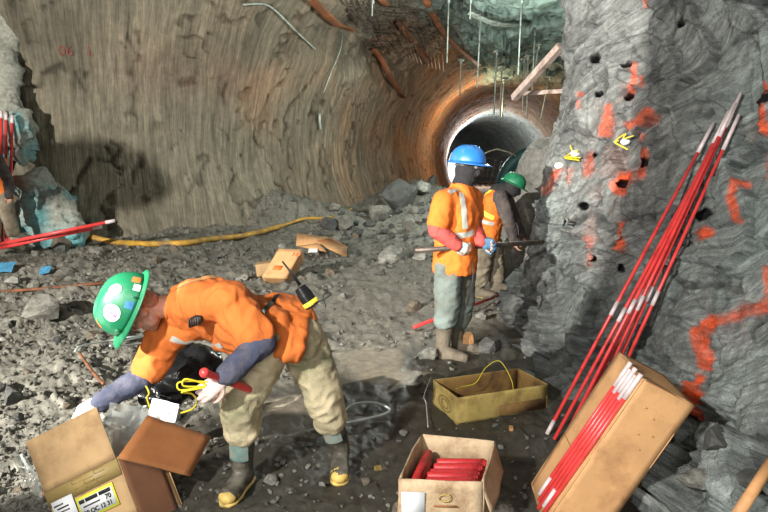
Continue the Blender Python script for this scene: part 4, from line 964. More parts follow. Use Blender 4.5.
def boot(par, knee, ank, toe_dir, mat, sc=1., patch=None, toe=True, top=.30, tm=None):
    """rubber boot: shaft up the shin, foot flat on the ground below ank"""
    ank, knee = V(ank), V(knee); td = V((toe_dir[0], toe_dir[1], 0)).normalized(); s = td.cross(V((0, 0, 1))); up = V((0, 0, 1)); sd = (knee-ank).normalized()
    z = -.085*sc
    pr = [cone(ank+sd*.0, .052*sc, ank+sd*top*.55, .060*sc), cone(ank+sd*top*.5, .060*sc, ank+sd*top, .068*sc),
          loft([(ank-td*.075*sc+up*(z+.035*sc), s*.032*sc, up*.036*sc), (ank-td*.04*sc+up*(z+.045*sc), s*.041*sc, up*.052*sc), (ank+td*.05*sc+up*(z+.045*sc), s*.043*sc, up*.050*sc), (ank+td*.12*sc+up*(z+.036*sc), s*.051*sc, up*.040*sc), (ank+td*.175*sc+up*(z+.032*sc), s*.047*sc, up*.034*sc), (ank+td*.205*sc+up*(z+.026*sc), s*.028*sc, up*.022*sc)], 18),
          cone(ank, .052*sc, ank-td*.035*sc+up*(z+.05*sc), .044*sc), cone(ank, .05*sc, ank+td*.05*sc+up*(z+.055*sc), .042*sc)]
    co, fs = fuse(join(*pr), .009, 5, cloth(.004, 9, 5))
    b = obj('boot', (co, fs), mat, par)
    def offs(pa, pb, k): return ank+td*pa*sc+up*(z+pb)*1.0+s*k*sc
    sole = loft([(ank-td*.082*sc+up*(z-.002), s*.034*sc, up*.012), (ank-td*.04*sc+up*(z-.002), s*.044*sc, up*.012), (ank+td*.05*sc+up*(z-.002), s*.044*sc, up*.011), (ank+td*.12*sc+up*(z-.002), s*.054*sc, up*.012), (ank+td*.18*sc+up*(z-.002), s*.049*sc, up*.012), (ank+td*.214*sc+up*(z-.002), s*.026*sc, up*.011)], 18)
    obj('boot_sole', sole, tm or m_toe, b)
    if toe:
        tc = loft([(ank+td*.128*sc+up*(z+.034*sc), s*.0535*sc, up*.0405*sc), (ank+td*.165*sc+up*(z+.032*sc), s*.052*sc, up*.0375*sc), (ank+td*.195*sc+up*(z+.028*sc), s*.042*sc, up*.029*sc), (ank+td*.216*sc+up*(z+.024*sc), s*.020*sc, up*.017*sc)], 18, 2.1)
        obj('toe_cap', tc, tm or m_toe, b)
    if patch:
        pv = V(patch).normalized(); pv = (pv-sd*pv.dot(sd)).normalized(); q = sd.cross(pv); v_, f_ = [], []
        for i in range(7):
            for j in range(7): a = -.75+1.5*i/6; v_.append(ank+sd*(top*(.42+.5*j/6))+(pv*math.cos(a)+q*math.sin(a))*.0725*sc)
        for i in range(6):
            for j in range(6): k = i*7+j; f_.append([k, k+1, k+8, k+7])
        obj('boot_patch', (v_, f_), m_gpanel, b)
    return b
def band_on(par, path, width, mat, srcs, off=.004, name='reflective_stripe', nrm=None):
    """tape laid on a garment: follows the points, each pressed on the garment's surface from the camera-free side nrm"""
    pts = spline(path, 8); v_, f_ = [], []
    for i, p in enumerate(pts):
        d = (pts[min(i+1, len(pts)-1)]-pts[max(i-1, 0)]).normalized(); r = srcs.find_nearest(p); n = r[1] if r[0] is not None else V((0, 0, 1))
        w = d.cross(n).normalized()
        for k in (-1, -.5, 0, .5, 1):
            q = r[0]+w*width*.5*k; r2 = srcs.find_nearest(q); v_.append(r2[0]+r2[1]*off)
    for i in range(len(pts)-1):
        for k in range(4): a = i*5+k; f_.append([a, a+1, a+6, a+5])
    return obj(name, (v_, f_), mat, par)
def band_px(par, pxs, width, mat, tr, off=.004, name='reflective_stripe'):
    """tape sewn on a garment along the outline seen at these picture points"""
    pts = []
    for p in spline([V((x, y, 0)) for x, y in pxs], 6):
        h = tr.ray_cast(CAM, ray(p.x, p.y).normalized())
        if h[0] is not None: pts.append(h)
    if len(pts) < 2: return None
    c = [p[0] for p in pts]; c = [c[0]]+[(c[i-1]+c[i]*2+c[i+1])/4 for i in range(1, len(c)-1)]+[c[-1]]; v_, f_ = [], []
    for i, p in enumerate(c):
        d = (c[min(i+2, len(c)-1)]-c[max(i-2, 0)]).normalized(); n = V((0, 0, 0))
        for j in range(max(0, i-3), min(len(c), i+4)): n += pts[j][1]
        w = d.cross(n).normalized()
        for k in (-1, -.5, 0, .5, 1):
            r2 = tr.find_nearest(p+w*width*.5*k); v_.append(r2[0]+r2[1]*off)
    for i in range(len(c)-1):
        for k in range(4): a = i*5+k; f_.append([a, a+1, a+6, a+5])
    return obj(name, (v_, f_), mat, par)
def tree_of(vf): return BVHTree.FromPolygons([V(c) for c in vf[0]], vf[1])
def lerp(a, b, t): return V(a).lerp(V(b), t)

# ================= worker bending in the foreground
nb, hd_ = P(171, 305, 2.98), P(140, 308, 2.90)
shN, shF = P(228, 299, 2.80), P(168, 334, 3.08)
elN, wrN = P(262, 342, 2.74), P(226, 376, 2.60)
elF, wrF = P(143, 378, 3.02), P(100, 402, 2.92)
hipN, hipF = P(272, 332, 2.94), P(296, 326, 3.12); pel = (hipN+hipF)/2
knN, anN = P(241, 404, 2.80), P(243, 468, 2.90)
knF, anF = P(322, 392, 3.02), P(341, 455, 3.12)
gz = fl(anN.x-.03, anN.y-.05); anN.z = gz+.10; gz2 = fl(anF.x, anF.y-.05); anF.z = gz2+.10
t = thing('person', 'person in orange vest and green hard hat bending over the torn-open carton in the foreground', 'person', (pel.x-.05, pel.y-.05, gz))
up_h = V((-.79, -.46, .42)).normalized(); fw_h = V((-.50, -.05, -.85))
hp_, A_, ax_ = head_prims(hd_, up_h, fw_h)
ax_t = (nb-pel).normalized(); shv = (shN-shF).normalized(); shv = (shv-ax_t*shv.dot(ax_t)).normalized(); bk = shv.cross(ax_t).normalized()
if bk.z < 0: bk = -bk                       # out of the back
hv = (hipN-hipF).normalized(); hv = (hv-ax_t*hv.dot(ax_t)).normalized()
dN = (wrN-elN).normalized()
hdir = V((-.62, -.30, -.42)).normalized(); hpn = V((-.25, .75, -.2))
body = hp_+[cone(hd_-up_h*.05-ax_[1]*.015, .056, nb, .06), loft([(pel, hv*.15, bk*.09), (lerp(pel, nb, .5), shv*.14, bk*.09), (lerp(pel, nb, .85), shv*.15, bk*.085), (nb, shv*.06, bk*.05)]),
    cone(shN, .05, elN, .041), cone(elN, .041, wrN, .026), cone(shF, .05, elF, .041), cone(elF, .041, wrF, .026), cone(hipN, .08, knN, .05), cone(knN, .05, anN, .038), cone(hipF, .08, knF, .05), cone(knF, .05, anF, .038)]
hN = hand_prims(wrN+dN*.015, hdir, hpn, [.62, .66, .7, .74], 1, 1.05)
hF = hand_prims(wrF, (wrF-elF), V((.1, .3, -.9)), .35, -1)
co, fs = fuse(join(*(body+hN+hF)), .0055, 3)
bd = obj('body', (co, fs), m_skin, t); bd['label'] = 'bare head and neck under the clothing'
face_parts(A_, ax_, t)
obj('stubble', fuse(join(ell(A_(0, .036, -.055), (.0605, .062, .062), ax_), ell(A_(0, .068, -.095), (.0315, .0275, .0255), ax_)), .007, 3), M('stubble_skin', (168, 132, 112), .7, .15, 60, .2, 200), t)
obj('hair', fuse(join(ell(A_(0, -.020, .032), (.079, .088, .080), ax_), ell(A_(.0, -.055, -.02), (.062, .045, .05), ax_)), .008, 3), M('short_hair', (170, 120, 98), .85, .3, 60, .3, 160), t)
obj('glove', fuse(join(*hand_prims(wrN+dN*.012, hdir, hpn, [.62, .66, .7, .74], 1, 1.12)), .0045, 3), m_glove, t)['label'] = 'pale glove gripping the red stick'
obj('glove', fuse(join(*hand_prims(wrF, (wrF-elF), V((.1, .3, -.9)), .35, -1, 1.08)), .005, 3), m_glove, t)
# shirt
mid = lerp(pel, nb, .5)+bk*.035
sh = [loft([(pel-ax_t*.105+bk*.012, hv*.212, bk*.160), (pel-ax_t*.04+bk*.02, hv*.210, bk*.160), (lerp(pel, nb, .18)+bk*.03, hv*.195, bk*.142), (mid-bk*.012, shv*.185, bk*.128), (lerp(pel, nb, .72)+bk*.018, shv*.195, bk*.118), (lerp(pel, nb, .88)+bk*.008, shv*.15, bk*.09), (nb+ax_t*.005+bk*.004, shv*.078, bk*.07)], 28),
      cone(shN-shv*.03, .085, lerp(shN, elN, .80), .082), cone(shF+shv*.03, .085, lerp(shF, elF, .74), .080), cone(lerp(pel, nb, .76)+shv*.08, .105, shN-shv*.01, .086), cone(lerp(pel, nb, .76)-shv*.08, .105, shF+shv*.01, .086),
      cone(hipN+ax_t*.03, .128, hipN+ax_t*.16, .125), cone(hipF+ax_t*.02, .125, hipF+ax_t*.15, .12),
      loft([(lerp(pel, nb, .55)-bk*.05, shv*.14, bk*.10), (lerp(pel, nb, .3)-bk*.075, shv*.14, bk*.10), (lerp(pel, nb, .08)-bk*.045, hv*.16, bk*.09)], 20)]
shirt_vf = fuse(join(*sh), .0085, 7, cloth(.017, 6.5, 40, (1.2, 1, .7)))
shirt = obj('orange_shirt', shirt_vf, m_orange, t); tr = tree_of(shirt_vf)
obj('collar', tube([nb+ax_t*.0+(shv*math.cos(a)*.074+bk*math.sin(a)*.068) for a in np.linspace(0, 2*PI, 20)[:-1]], .013, 8, closed=True), m_orange, shirt)
# sleeves
def sleeve(sh_, el_, wr_, r0, r1, seed, mat, t0=.7, cuff=.97):
    return fuse(join(cone(lerp(sh_, el_, t0), r0, el_, r0*.96), cone(el_, r0*.96, lerp(el_, wr_, cuff), r1)), .008, 5, cloth(.0065, 11, seed))
obj('sleeve', sleeve(shN, elN, wrN, .066, .050, 51, m_navy), m_navy, t)['label'] = 'slate-blue near sleeve'
obj('sleeve', sleeve(shF, elF, wrF, .064, .048, 52, m_navy), m_navy, t)['label'] = 'slate-blue far sleeve reaching into the carton'
# trousers
trs = [loft([(pel+ax_t*.05, hv*.14, bk*.09), (pel-ax_t*.02, hv*.17, bk*.115), (pel-ax_t*.09, hv*.175, bk*.125)], 22),
       cone(lerp(hipN, knN, .12), .112, lerp(hipN, knN, .6), .098), cone(lerp(hipN, knN, .5), .104, knN, .087), cone(knN, .088, lerp(knN, anN, .34), .083), cone(lerp(hipF, knF, .12), .118, lerp(hipF, knF, .6), .104), cone(lerp(hipF, knF, .5), .108, knF, .090), cone(knF, .091, lerp(knF, anF, .40), .084), ell(pel-ax_t*.07-V((0, 0, .05)), .12)]
obj('trousers', fuse(join(*trs), .010, 6, cloth(.016, 7.5, 60, (1, 1, 1.3))), m_khaki, t)
boot(t, knN, anN, (-.22, -1), m_boot, .98, patch=(-.1, -1, 0), top=.25)
boot(t, knF, anF, (.02, -1), m_boot, .98, patch=(-.15, -1, 0), top=.27)
hat, dome, O_, (hl, hf, hu) = hard_hat(t, hd_, up_h, fw_h, m_ghat, [
    (1.42, .40, .30, .20, m_white, 'o', 'round white sticker'), (1.42, .40, .22, .145, M('sticker_print', (150, 120, 150), .6, .6, 60, 0), 'o', 'printed centre of the round sticker'), (.55, .50, .07, .12, m_orangeink, 's', 'orange strip sticker'),
    (2.25, .52, .24, .14, M('pale_sticker', (150, 168, 150), .5, .25, 30, 0), 'o', 'pale round sticker'), (1.85, .13, .11, .08, M('blue_sticker', (60, 120, 170), .5, .3, 30, 0), 's', 'blue sticker'), (2.42, .10, .11, .07, m_white, 's', 'white strip sticker'), (2.72, .14, .12, .08, m_orangeink, 's', 'orange strip sticker')], sc=1.12)
for a in (1.0, 2.1):
    q = dome(a, .08); obj('hat_clip', box(q-hu*.008-hl*.008, hu*.024, hl*.018, (q-O_).normalized()*.012), m_ghat, hat)
# reflective tape across the shoulder, radio on the chest, strap and pouch at the belt
band_px(t, [(178, 287), (195, 281), (215, 277), (240, 275.5), (262, 277)], .030, m_reflm, tr)
band_px(t, [(171, 338), (186, 343), (205, 347), (222, 345)], .032, m_refl, tr)
mq = P(190, 331, 2.72); r_ = tr.find_nearest(mq); mq = r_[0]+r_[1]*.02
tm_ = thing('x', None, None) if False else None
rm = obj('radio_microphone', fuse(join(loft([(mq-V((.028, 0, .012)), V((0, .018, 0)), V((.004, 0, .026))), (mq, V((0, .02, 0)), V((.002, 0, .028))), (mq+V((.034, 0, .006)), V((0, .016, 0)), V((0, 0, .020)))], 16)), .005, 3), m_black, t)
for k in range(5): obj('grille_slot', box(mq+V((-.026+.011*k, -.024, -.022)), V((.004, 0, 0)), V((0, .004, 0)), V((0, 0, .04))), m_steel, rm)
band_px(t, [(262, 313), (273, 301), (283, 289), (289, 281)], .020, m_black, tr, .006, 'black_strap')
pq = P(308, 291, 2.92); r_ = tr.find_nearest(pq); 
pd = V((.55, -.1, -.83)).normalized(); po = P(300, 287, 2.88)
pch = obj('belt_pouch', fuse(join(loft([(po, V((.015, .02, .009)), V((.015, -.012, .010))), (po+pd*.05, V((.019, .024, .012)), V((.019, -.013, .012))), (po+pd*.115, V((.018, .022, .010)), V((.018, -.012, .012)))], 16, 4)), .006, 2), m_black, t)
obj('yellow_band', fuse(join(loft([(po+pd*.08, V((.020, .026, .012)), V((.021, -.015, .013))), (po+pd*.105, V((.020, .026, .012)), V((.021, -.015, .013)))], 16, 4)), .006, 1), m_yrefl, pch)
obj('antenna', tube([po+V((.0, 0, .01)), po+V((-.045, .0, .075)), po+V((-.085, .01, .125))], [.009, .006, .004], 8), m_black, pch)
obj('coiled_cord', tube(spline([po+pd*.1, po+V((.12, 0, -.06)), po+V((.15, 0, -.03)), po+V((.11, .02, -.045)), po+V((.125, 0, -.10))], 6), .0035, 6), m_black, pch)
# held red stick and yellow cord
g0, g1 = P(205, 373, 2.50), P(259, 393, 2.80); ts = thing('red_stick', 'short red stick held in the gloved hand of the bending worker', 'stick', (g0+g1)/2)
gd = (g1-g0).normalized()
obj('stick_body', tube([g0, g0+gd*.02, g0+gd*.03, lerp(g0, g1, .55), g1-gd*.01, g1], [.016, .019, .0165, .0175, .019, .013], 14), m_red, ts)
obj('stick_knob', ell(g0-gd*.004, .0225, n=14), m_red, ts)
cq = [P(x, y, d_) for x, y, d_ in ((208, 382, 2.56), (190, 381, 2.52), (178, 383, 2.5), (180, 390, 2.5), (196, 388, 2.53), (206, 385, 2.55), (186, 379, 2.5), (184, 386, 2.5), (205, 387, 2.55), (182, 392, 2.5), (192, 394, 2.55), (197, 402, 2.62), (192, 409, 2.7), (181, 413, 2.75))]
tag(obj('yellow_fuse_line', tube(spline(cq, 8), .0042, 7), m_ycord), 'coil of bright yellow line in the gloved hand of the bending worker', 'line')
tag(obj('yellow_fuse_line', tube(spline([P(150, 408, 2.86), P(147, 398, 2.86), P(149, 393, 2.86), P(146, 386, 2.88)], 6), .004, 6), m_ycord), 'short yellow line standing up from the torn-open carton', 'line')
# black bag on the ground behind the hands
def d_(co): return .03*facets(co*9, 7)[0]+.02*perlin(co*12, 8)
q = on_floor(205, 380)
bagp = [ell(P(178, 375, 3.35), (.17, .14, .13)), ell(P(196, 366, 3.45), (.15, .13, .13)), ell(P(165, 395, 3.25), (.13, .12, .08))]
tag(obj('black_bag', fuse(join(*bagp), .014, 2, d_), M('black_film', (24, 25, 26), .25, .2, 10, .15, 40)), 'crumpled black plastic bag on the ground behind the reaching arm', 'bag')
q = on_floor(258, 408); tag(obj('black_rag', fuse(join(ell(q+V((0, 0, .03)), (.05, .06, .04)), ell(q+V((.02, .02, .05)), (.03, .05, .04))), .01, 2, d_), m_black), 'small black rag on the mud between the bending worker\'s legs', 'rag')

# ================= standing worker with the blue hard hat
def stand_person(label, J, fwd, headC, headU, headF, hat, mats, sc, seed, mask=True, vest=None, hands=(), toes=None, toecol=None):
    pass
BY = 5.35
base = on_floor(448, 354); gz = base.z; k_ = base.y
Q = lambda x, y, d=0: P(x, y, k_+d)
hd_ = Q(467, 168); nb = Q(461, 187); pel = Q(455, 258)
shN, shF = Q(444, 202, -.17), Q(472, 198, .20); elN, wrN = Q(437, 230, -.24), Q(457, 245, -.26); elF, wrF = Q(474, 226, .08), Q(481, 242, -.16)
hipN, hipF = Q(449, 262, -.09), Q(463, 262, .09); knN, knF = Q(447, 304, -.10), Q(462, 303, .10); anN, anF = Q(443, 344, -.10), Q(455, 338, .12)
anN.z = fl(anN.x, anN.y)+.09; anF.z = fl(anF.x, anF.y)+.09
t = thing('person', 'person in blue hard hat and orange shirt standing with a long steel bar', 'person', (base.x, base.y, gz))
uh, fh = V((.10, -.02, 1)), V((.80, -.55, -.12)); hp_, A_, ax_ = head_prims(hd_, uh, fh)
up = V((0, 0, 1)); lat = V((.42, .9, 0)).normalized(); fr = V((.9, -.42, 0)).normalized()
hdN, pnN = V((.80, -.2, -.30)), V((.1, .9, .25))
body = hp_+[cone(hd_-up*.05, .058, nb, .06), loft([(pel-up*.05, lat*.15, fr*.10), (lerp(pel, nb, .5), lat*.15, fr*.10), (lerp(pel, nb, .85), lat*.16, fr*.09), (nb, lat*.07, fr*.06)]), cone(shN, .05, elN, .042), cone(elN, .042, wrN, .028), cone(shF, .05, elF, .042), cone(elF, .042, wrF, .028),
   cone(hipN, .08, knN, .055), cone(knN, .055, anN, .04), cone(hipF, .08, knF, .055), cone(knF, .055, anF, .04)]
h1 = hand_prims(wrN, hdN, pnN, .85, -1, 1.05); h2 = hand_prims(wrF, V((.7, -.3, -.1)), V((-.1, -.85, -.3)), .85, 1, 1.05)
obj('body', fuse(join(*(body+h1+h2)), .009, 3), m_skin, t)
obj('face_mask', fuse(join(*head_prims(hd_, uh, fh)[0][:3], ell(A_(0, .005, -.02), (.099, .112, .108), ax_), cone(hd_-up*.04, .082, nb-up*.01, .092), ell(A_(0, .105, -.03), (.032, .03, .036), ax_)), .008, 4, cloth(.004, 16, 71)), m_dskin, t)['label'] = 'black balaclava'
obj('goggles', join(cone(A_(-.05, .112, .018), .019, A_(.05, .112, .018), .019), tube([A_(-.07, .06, .02), A_(-.09, 0, .022), A_(-.06, -.09, .02)], .008, 6), tube([A_(.07, .06, .02), A_(.09, 0, .022), A_(.06, -.09, .02)], .008, 6)), M('goggle_lens', (120, 118, 116), .15, .1, 8, 0), t)
hard_hat(t, hd_, uh, fh, m_bhat, [(PI/2+.2, .3, .16, .10, m_white, 'o', 'pale round sticker')], sc=1.1)
obj('glove', fuse(join(*hand_prims(wrN-hdN.normalized()*.02, hdN, pnN, .85, -1, 1.22)), .007, 3), m_gpale, t)['label'] = 'pale blue near glove'
obj('glove', fuse(join(*hand_prims(wrF, V((.7, -.3, -.1)), V((-.1, -.85, -.3)), .85, 1, 1.22)), .007, 3), m_gblue, t)['label'] = 'dark blue far glove'
svf = fuse(join(loft([(pel-up*.125, lat*.212, fr*.178), (pel-up*.06, lat*.214, fr*.178), (lerp(pel, nb, .3), lat*.21, fr*.175), (lerp(pel, nb, .62), lat*.215, fr*.165), (lerp(pel, nb, .84), lat*.20, fr*.125), (nb-up*.01, lat*.10, fr*.09), (nb+up*.03, lat*.075, fr*.07)], 26), cone(shN, .088, lerp(shN, elN, .72), .085), cone(shF, .088, lerp(shF, elF, .6), .082), cone(lerp(pel, nb, .82), .12, shN, .09), cone(lerp(pel, nb, .82), .12, shF, .09)), .0115, 6, cloth(.014, 6, 72, (1, 1, .7)))
s_ = obj('orange_shirt', svf, m_orange2, t); tr = tree_of(svf)
band_px(s_, [(461, 193), (463, 204), (464.5, 216), (465, 229)], .05, m_refl, tr)
band_px(s_, [(446, 235.5), (453, 236), (461, 235.5), (469, 234), (474, 232)], .05, m_refl, tr)
band_px(s_, [(449, 193), (453, 190.5), (458, 190)], .045, m_refl, tr)
obj('sleeve', sleeve(shN, elN, wrN, .074, .054, 73, m_redsl, .55), m_redsl, t)['label'] = 'red near sleeve'
obj('sleeve', sleeve(shF, elF, wrF, .07, .052, 74, m_redsl, .5), m_redsl, t)
obj('trousers', fuse(join(loft([(pel+up*.05, lat*.15, fr*.10), (pel-up*.10, lat*.175, fr*.13)], 22), cone(lerp(hipN, knN, .15), .115, knN, .100), cone(knN, .10, lerp(knN, anN, .36), .090), cone(lerp(hipF, knF, .15), .115, knF, .098), cone(knF, .099, lerp(knF, anF, .42), .092)), .011, 6, cloth(.017, 6.5, 75)), m_teal_t, t)
obj('hanging_strap', tube(spline([Q(471, 262, -.25), Q(473, 275, -.3), Q(470, 292, -.3), Q(467, 306, -.28)], 5), .012, 6, sx=.4), m_black, t)
boot(t, knN, anN, (.9, -.45), m_bootmud, 1.15, toe=False, top=.27, tm=m_bootmud); boot(t, knF, anF, (.95, -.3), m_bootmud, 1.15, toe=False, top=.27, tm=m_bootmud)
b0, b1 = Q(415, 250.5, -.36), Q(543, 242, .25)
tag(obj('steel_bar', tube([b0, b1], .022, 12), m_steel), 'long dark steel bar held level by the blue-helmeted worker', 'bar')

# ================= worker in the green hard hat at the rock face
base = on_floor(491, 294); k_ = base.y; gz = base.z
Q = lambda x, y, d=0: P(x, y, k_+d)
hd_ = Q(512, 187, -.05); nb = Q(497, 191); pel = Q(487, 238, .05)
shN, shF = Q(500, 198, -.15), Q(506, 199, .2); elN, wrN = Q(509, 221, -.24), Q(514, 240, -.2); elF, wrF = Q(515, 222, .2), Q(522, 236, .1)
hipN, hipF = Q(484, 245, -.09), Q(492, 245, .09); knN, knF = Q(481, 268, -.10), Q(496, 269, .10); anN, anF = Q(479, 287, -.06), Q(497, 291, .0)
anN.z = fl(anN.x, anN.y)+.09; anF.z = fl(anF.x, anF.y)+.09
t = thing('person', 'person in green hard hat and yellow-striped orange vest working at the rock face', 'person', (base.x, base.y, gz))
uh, fh = V((.42, -.06, .9)), V((.85, -.3, -.48)); hp_, A_, ax_ = head_prims(hd_, uh, fh)
lat = V((.35, .93, 0)).normalized(); tx_ = (nb-pel).normalized(); lat = (lat-tx_*lat.dot(tx_)).normalized(); fr = lat.cross(tx_); fr = fr if fr.x > 0 else -fr
body = hp_+[cone(hd_-up*.05, .058, nb, .06), loft([(pel, lat*.15, fr*.10), (lerp(pel, nb, .5), lat*.15, fr*.10), (lerp(pel, nb, .85), lat*.16, fr*.09), (nb, lat*.07, fr*.06)]), cone(shN, .05, elN, .042), cone(elN, .042, wrN, .028), cone(shF, .05, elF, .042), cone(elF, .042, wrF, .028),
   cone(hipN, .08, knN, .055), cone(knN, .055, anN, .04), cone(hipF, .08, knF, .055), cone(knF, .055, anF, .04)]
h1 = hand_prims(wrN, wrN-elN, V((.8, .2, .2)), .4, 1, 1.1); h2 = hand_prims(wrF, wrF-elF, V((.6, -.3, -.5)), .5, -1, 1.1)
obj('body', fuse(join(*(body+h1+h2)), .009, 3), m_skin, t)
obj('face_mask', fuse(join(ell(A_(0, .005, -.02), (.099, .114, .108), ax_), cone(hd_-up*.03, .082, nb-up*.01, .098), ell(A_(0, .105, -.03), (.032, .03, .036), ax_)), .009, 4, cloth(.004, 16, 71)), m_dskin, t)['label'] = 'black hood'
hard_hat(t, hd_, uh, fh, m_ghat, sc=1.02)
vvf = fuse(join(loft([(pel-tx_*.08, lat*.20, fr*.145), (lerp(pel, nb, .35), lat*.20, fr*.15), (lerp(pel, nb, .68), lat*.205, fr*.145), (lerp(pel, nb, .88), lat*.185, fr*.12), (nb, lat*.09, fr*.085)], 26)), .012, 6, cloth(.013, 6, 82))
obj('orange_vest', vvf, m_orange2, t); tr = tree_of(vvf)
band_px(t, [(475, 206), (480, 200), (486, 194), (493, 189)], .055, m_yrefl, tr); band_px(t, [(475, 204), (480, 209), (487, 215), (494, 218)], .055, m_yrefl, tr)
band_px(t, [(477, 219), (482, 221), (488, 223), (494, 224)], .045, m_refl, tr)
obj('sleeve', fuse(join(ell(shN, .098), cone(shN, .09, elN, .075), cone(elN, .075, lerp(elN, wrN, .97), .058)), .011, 5, cloth(.01, 10, 83)), m_dark, t)['label'] = 'charcoal near sleeve'
obj('sleeve', fuse(join(ell(shF, .095), cone(shF, .088, elF, .073), cone(elF, .073, lerp(elF, wrF, .97), .056)), .011, 5, cloth(.01, 10, 84)), m_dark, t)
obj('trousers', fuse(join(loft([(pel+tx_*.06, lat*.17, fr*.12), (pel-tx_*.07, lat*.18, fr*.135)], 22), cone(hipN, .125, knN, .105), cone(knN, .106, lerp(knN, anN, .55), .10), cone(hipF, .125, knF, .105), cone(knF, .106, lerp(knF, anF, .55), .10)), .012, 6, cloth(.018, 6.5, 85)), m_mudt, t)
boot(t, knN, anN, (.9, -.4), m_bootmud, 1.2, toe=False, top=.2, tm=m_toe); boot(t, knF, anF, (.92, -.36), m_bootmud, 1.2, toe=False, top=.2, tm=m_toe)

# ================= worker cut off by the left edge of the picture
base = V((0, 10.4, 0)); base = P(6, 245, 10.4); gz = base.z; k_ = 10.4
hd_ = Q(-12, 137); nb = Q(-8, 153); pel = Q(0, 197)
shN, shF = Q(-2, 160, -.1), Q(-16, 160, .15); elN, wrN = Q(8, 180, -.2), Q(9, 196, -.25); elF, wrF = Q(-22, 185, .1), Q(-16, 200, -.1)
hipN, hipF = Q(4, 200, -.05), Q(-5, 200, .1); knN, knF = Q(10, 222, -.12), Q(-6, 224, .1); anN, anF = Q(16, 243, -.05), Q(-6, 246, .12)
t = thing('person', 'person in an orange vest cut off by the left edge beside the turquoise outcrop', 'person', (base.x, base.y, gz))
uh, fh = V((.1, -.05, 1)), V((.8, -.5, -.2)); hp_, A_, ax_ = head_prims(hd_, uh, fh); lat = V((.6, -.8, 0)).normalized(); fr = V((.8, .6, 0)).normalized(); fr = V((.8, -.6, 0)).normalized(); lat = V((.6, .8, 0)).normalized()
body = hp_+[cone(hd_-up*.05, .058, nb, .06), loft([(pel, lat*.15, fr*.10), (lerp(pel, nb, .5), lat*.15, fr*.10), (lerp(pel, nb, .85), lat*.16, fr*.09), (nb, lat*.07, fr*.06)]), cone(shN, .05, elN, .042), cone(elN, .042, wrN, .028), cone(shF, .05, elF, .042), cone(elF, .042, wrF, .028),
   cone(hipN, .08, knN, .055), cone(knN, .055, anN, .04), cone(hipF, .08, knF, .055), cone(knF, .055, anF, .04)]
obj('body', fuse(join(*(body+hand_prims(wrN, wrN-elN, V((.2, -.8, 0)), .5, 1)+hand_prims(wrF, wrF-elF, V((.2, -.8, 0)), .5, -1))), .01, 3), m_skin, t)
hard_hat(t, hd_, uh, fh, M('white_hard_hat', (220, 218, 206), .4, .05, 9, 0), sc=1.03)
vvf = fuse(join(loft([(pel-up*.05, lat*.20, fr*.145), (lerp(pel, nb, .4), lat*.20, fr*.15), (lerp(pel, nb, .85), lat*.19, fr*.13), (nb, lat*.09, fr*.085)], 24)), .014, 6, cloth(.012, 6, 92))
obj('orange_vest', vvf, m_orange2, t)
obj('sleeve', fuse(join(ell(shN, .095), cone(shN, .09, elN, .075), cone(elN, .075, wrN, .058)), .012, 5, cloth(.01, 10, 93)), m_dark, t); obj('sleeve', fuse(join(ell(shF, .095), cone(shF, .09, elF, .075), cone(elF, .075, wrF, .058)), .012, 5), m_dark, t)
obj('trousers', fuse(join(loft([(pel+up*.06, lat*.17, fr*.12), (pel-up*.07, lat*.18, fr*.135)], 22), cone(hipN, .12, knN, .10), cone(knN, .10, lerp(knN, anN, .5), .09), cone(hipF, .12, knF, .10), cone(knF, .10, lerp(knF, anF, .5), .09)), .013, 6, cloth(.016, 6.5, 95)), m_mudt, t)
tb = M('tan_rubber_boot', (168, 160, 140), .7, .15, 8, .2, 60)
boot(t, knN, anN, (.8, -.6), tb, 1.15, toe=False, top=.3, tm=m_bootmud); boot(t, knF, anF, (.7, -.7), tb, 1.15, toe=False, top=.3, tm=m_bootmud)

# unseen blocker added out at the left to cast the shadow on the left wall
t = thing('shadow_caster', 'added blocker on a slim stand left of the picture, casting the wall shadow', 'lamp', (-6.25, .9, fl(-6.25, .9)))
obj('caster_head', fuse(join(ell((-6.21, .9, 2.99), (.15, .1, .085)), ell((-6.15, .9, 2.93), (.15, .1, .09))), .012, 3), m_black, t)
obj('pole', tube([(-6.25, .9, fl(-6.25, .9)-.02), (-6.22, .9, 2.95)], .012, 8), m_steel, t)
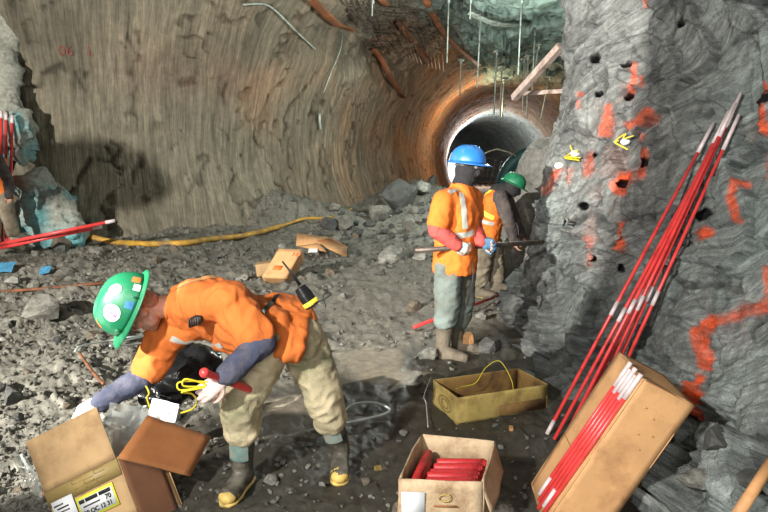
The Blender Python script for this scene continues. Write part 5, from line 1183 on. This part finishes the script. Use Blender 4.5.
# ------------------------------------------------------------------ light
def area(name, loc, to, size, power, rgb=(1, 1, 1), sy=None):
    l = bpy.data.lights.new(name, 'AREA'); l.energy = power; l.color = rgb; l.size = size
    if sy: l.shape = 'RECTANGLE'; l.size_y = sy
    o = bpy.data.objects.new(name, l); COL.objects.link(o); o.location = loc; o.rotation_euler = (V(to)-V(loc)).to_track_quat('-Z', 'Y').to_euler(); return o
def spot(name, loc, to, deg, power, rgb=(1, 1, 1), blend=.1, rad=.08):
    l = bpy.data.lights.new(name, 'SPOT'); l.energy = power; l.color = rgb; l.spot_size = math.radians(deg); l.spot_blend = blend; l.shadow_soft_size = rad
    o = bpy.data.objects.new(name, l); COL.objects.link(o); o.location = loc; o.rotation_euler = (V(to)-V(loc)).to_track_quat('-Z', 'Y').to_euler(); return o
def point(name, loc, power, rgb=(1, 1, 1), rad=.2):
    l = bpy.data.lights.new(name, 'POINT'); l.energy = power; l.color = rgb; l.shadow_soft_size = rad
    o = bpy.data.objects.new(name, l); COL.objects.link(o); o.location = loc; return o
spot('flood_light_left', (-6.2, -1.2, 3.2), (-3.4, 12, 2.2), 84, 9500, (1, .97, .91), .06, .03)
spot('flood_light_near', (-2.2, -.8, 2.9), (1.8, 4.5, 1.45), 84, 1650, (1, .98, .95), .6, .12)
area('camera_fill', (-.8, -2.4, 1.9), (0, 5, .8), 2.2, 150, (1, .98, .94))  # added fill by the camera, no real lamp; lifts the faces turned this way
point('tunnel_light', (5.0, 31, 4.2), 520, (1, .76, .5), .5)
point('tunnel_end_light', (7.2, 50, 4.0), 2200, (.95, .97, 1), .4)
point('roof_fill', (3.0, 14.5, 3.7), 1000, (.90, 1, .96), .3)  # added light without a fixture, brightens the greenish roof
wd = bpy.data.worlds.new('cave_air'); SC.world = wd; wd.use_nodes = True
bg = wd.node_tree.nodes['Background']; bg.inputs[0].default_value = (.80, .83, .85, 1); bg.inputs[1].default_value = .35
SC.view_settings.view_transform = 'Standard'; SC.view_settings.look = 'None'
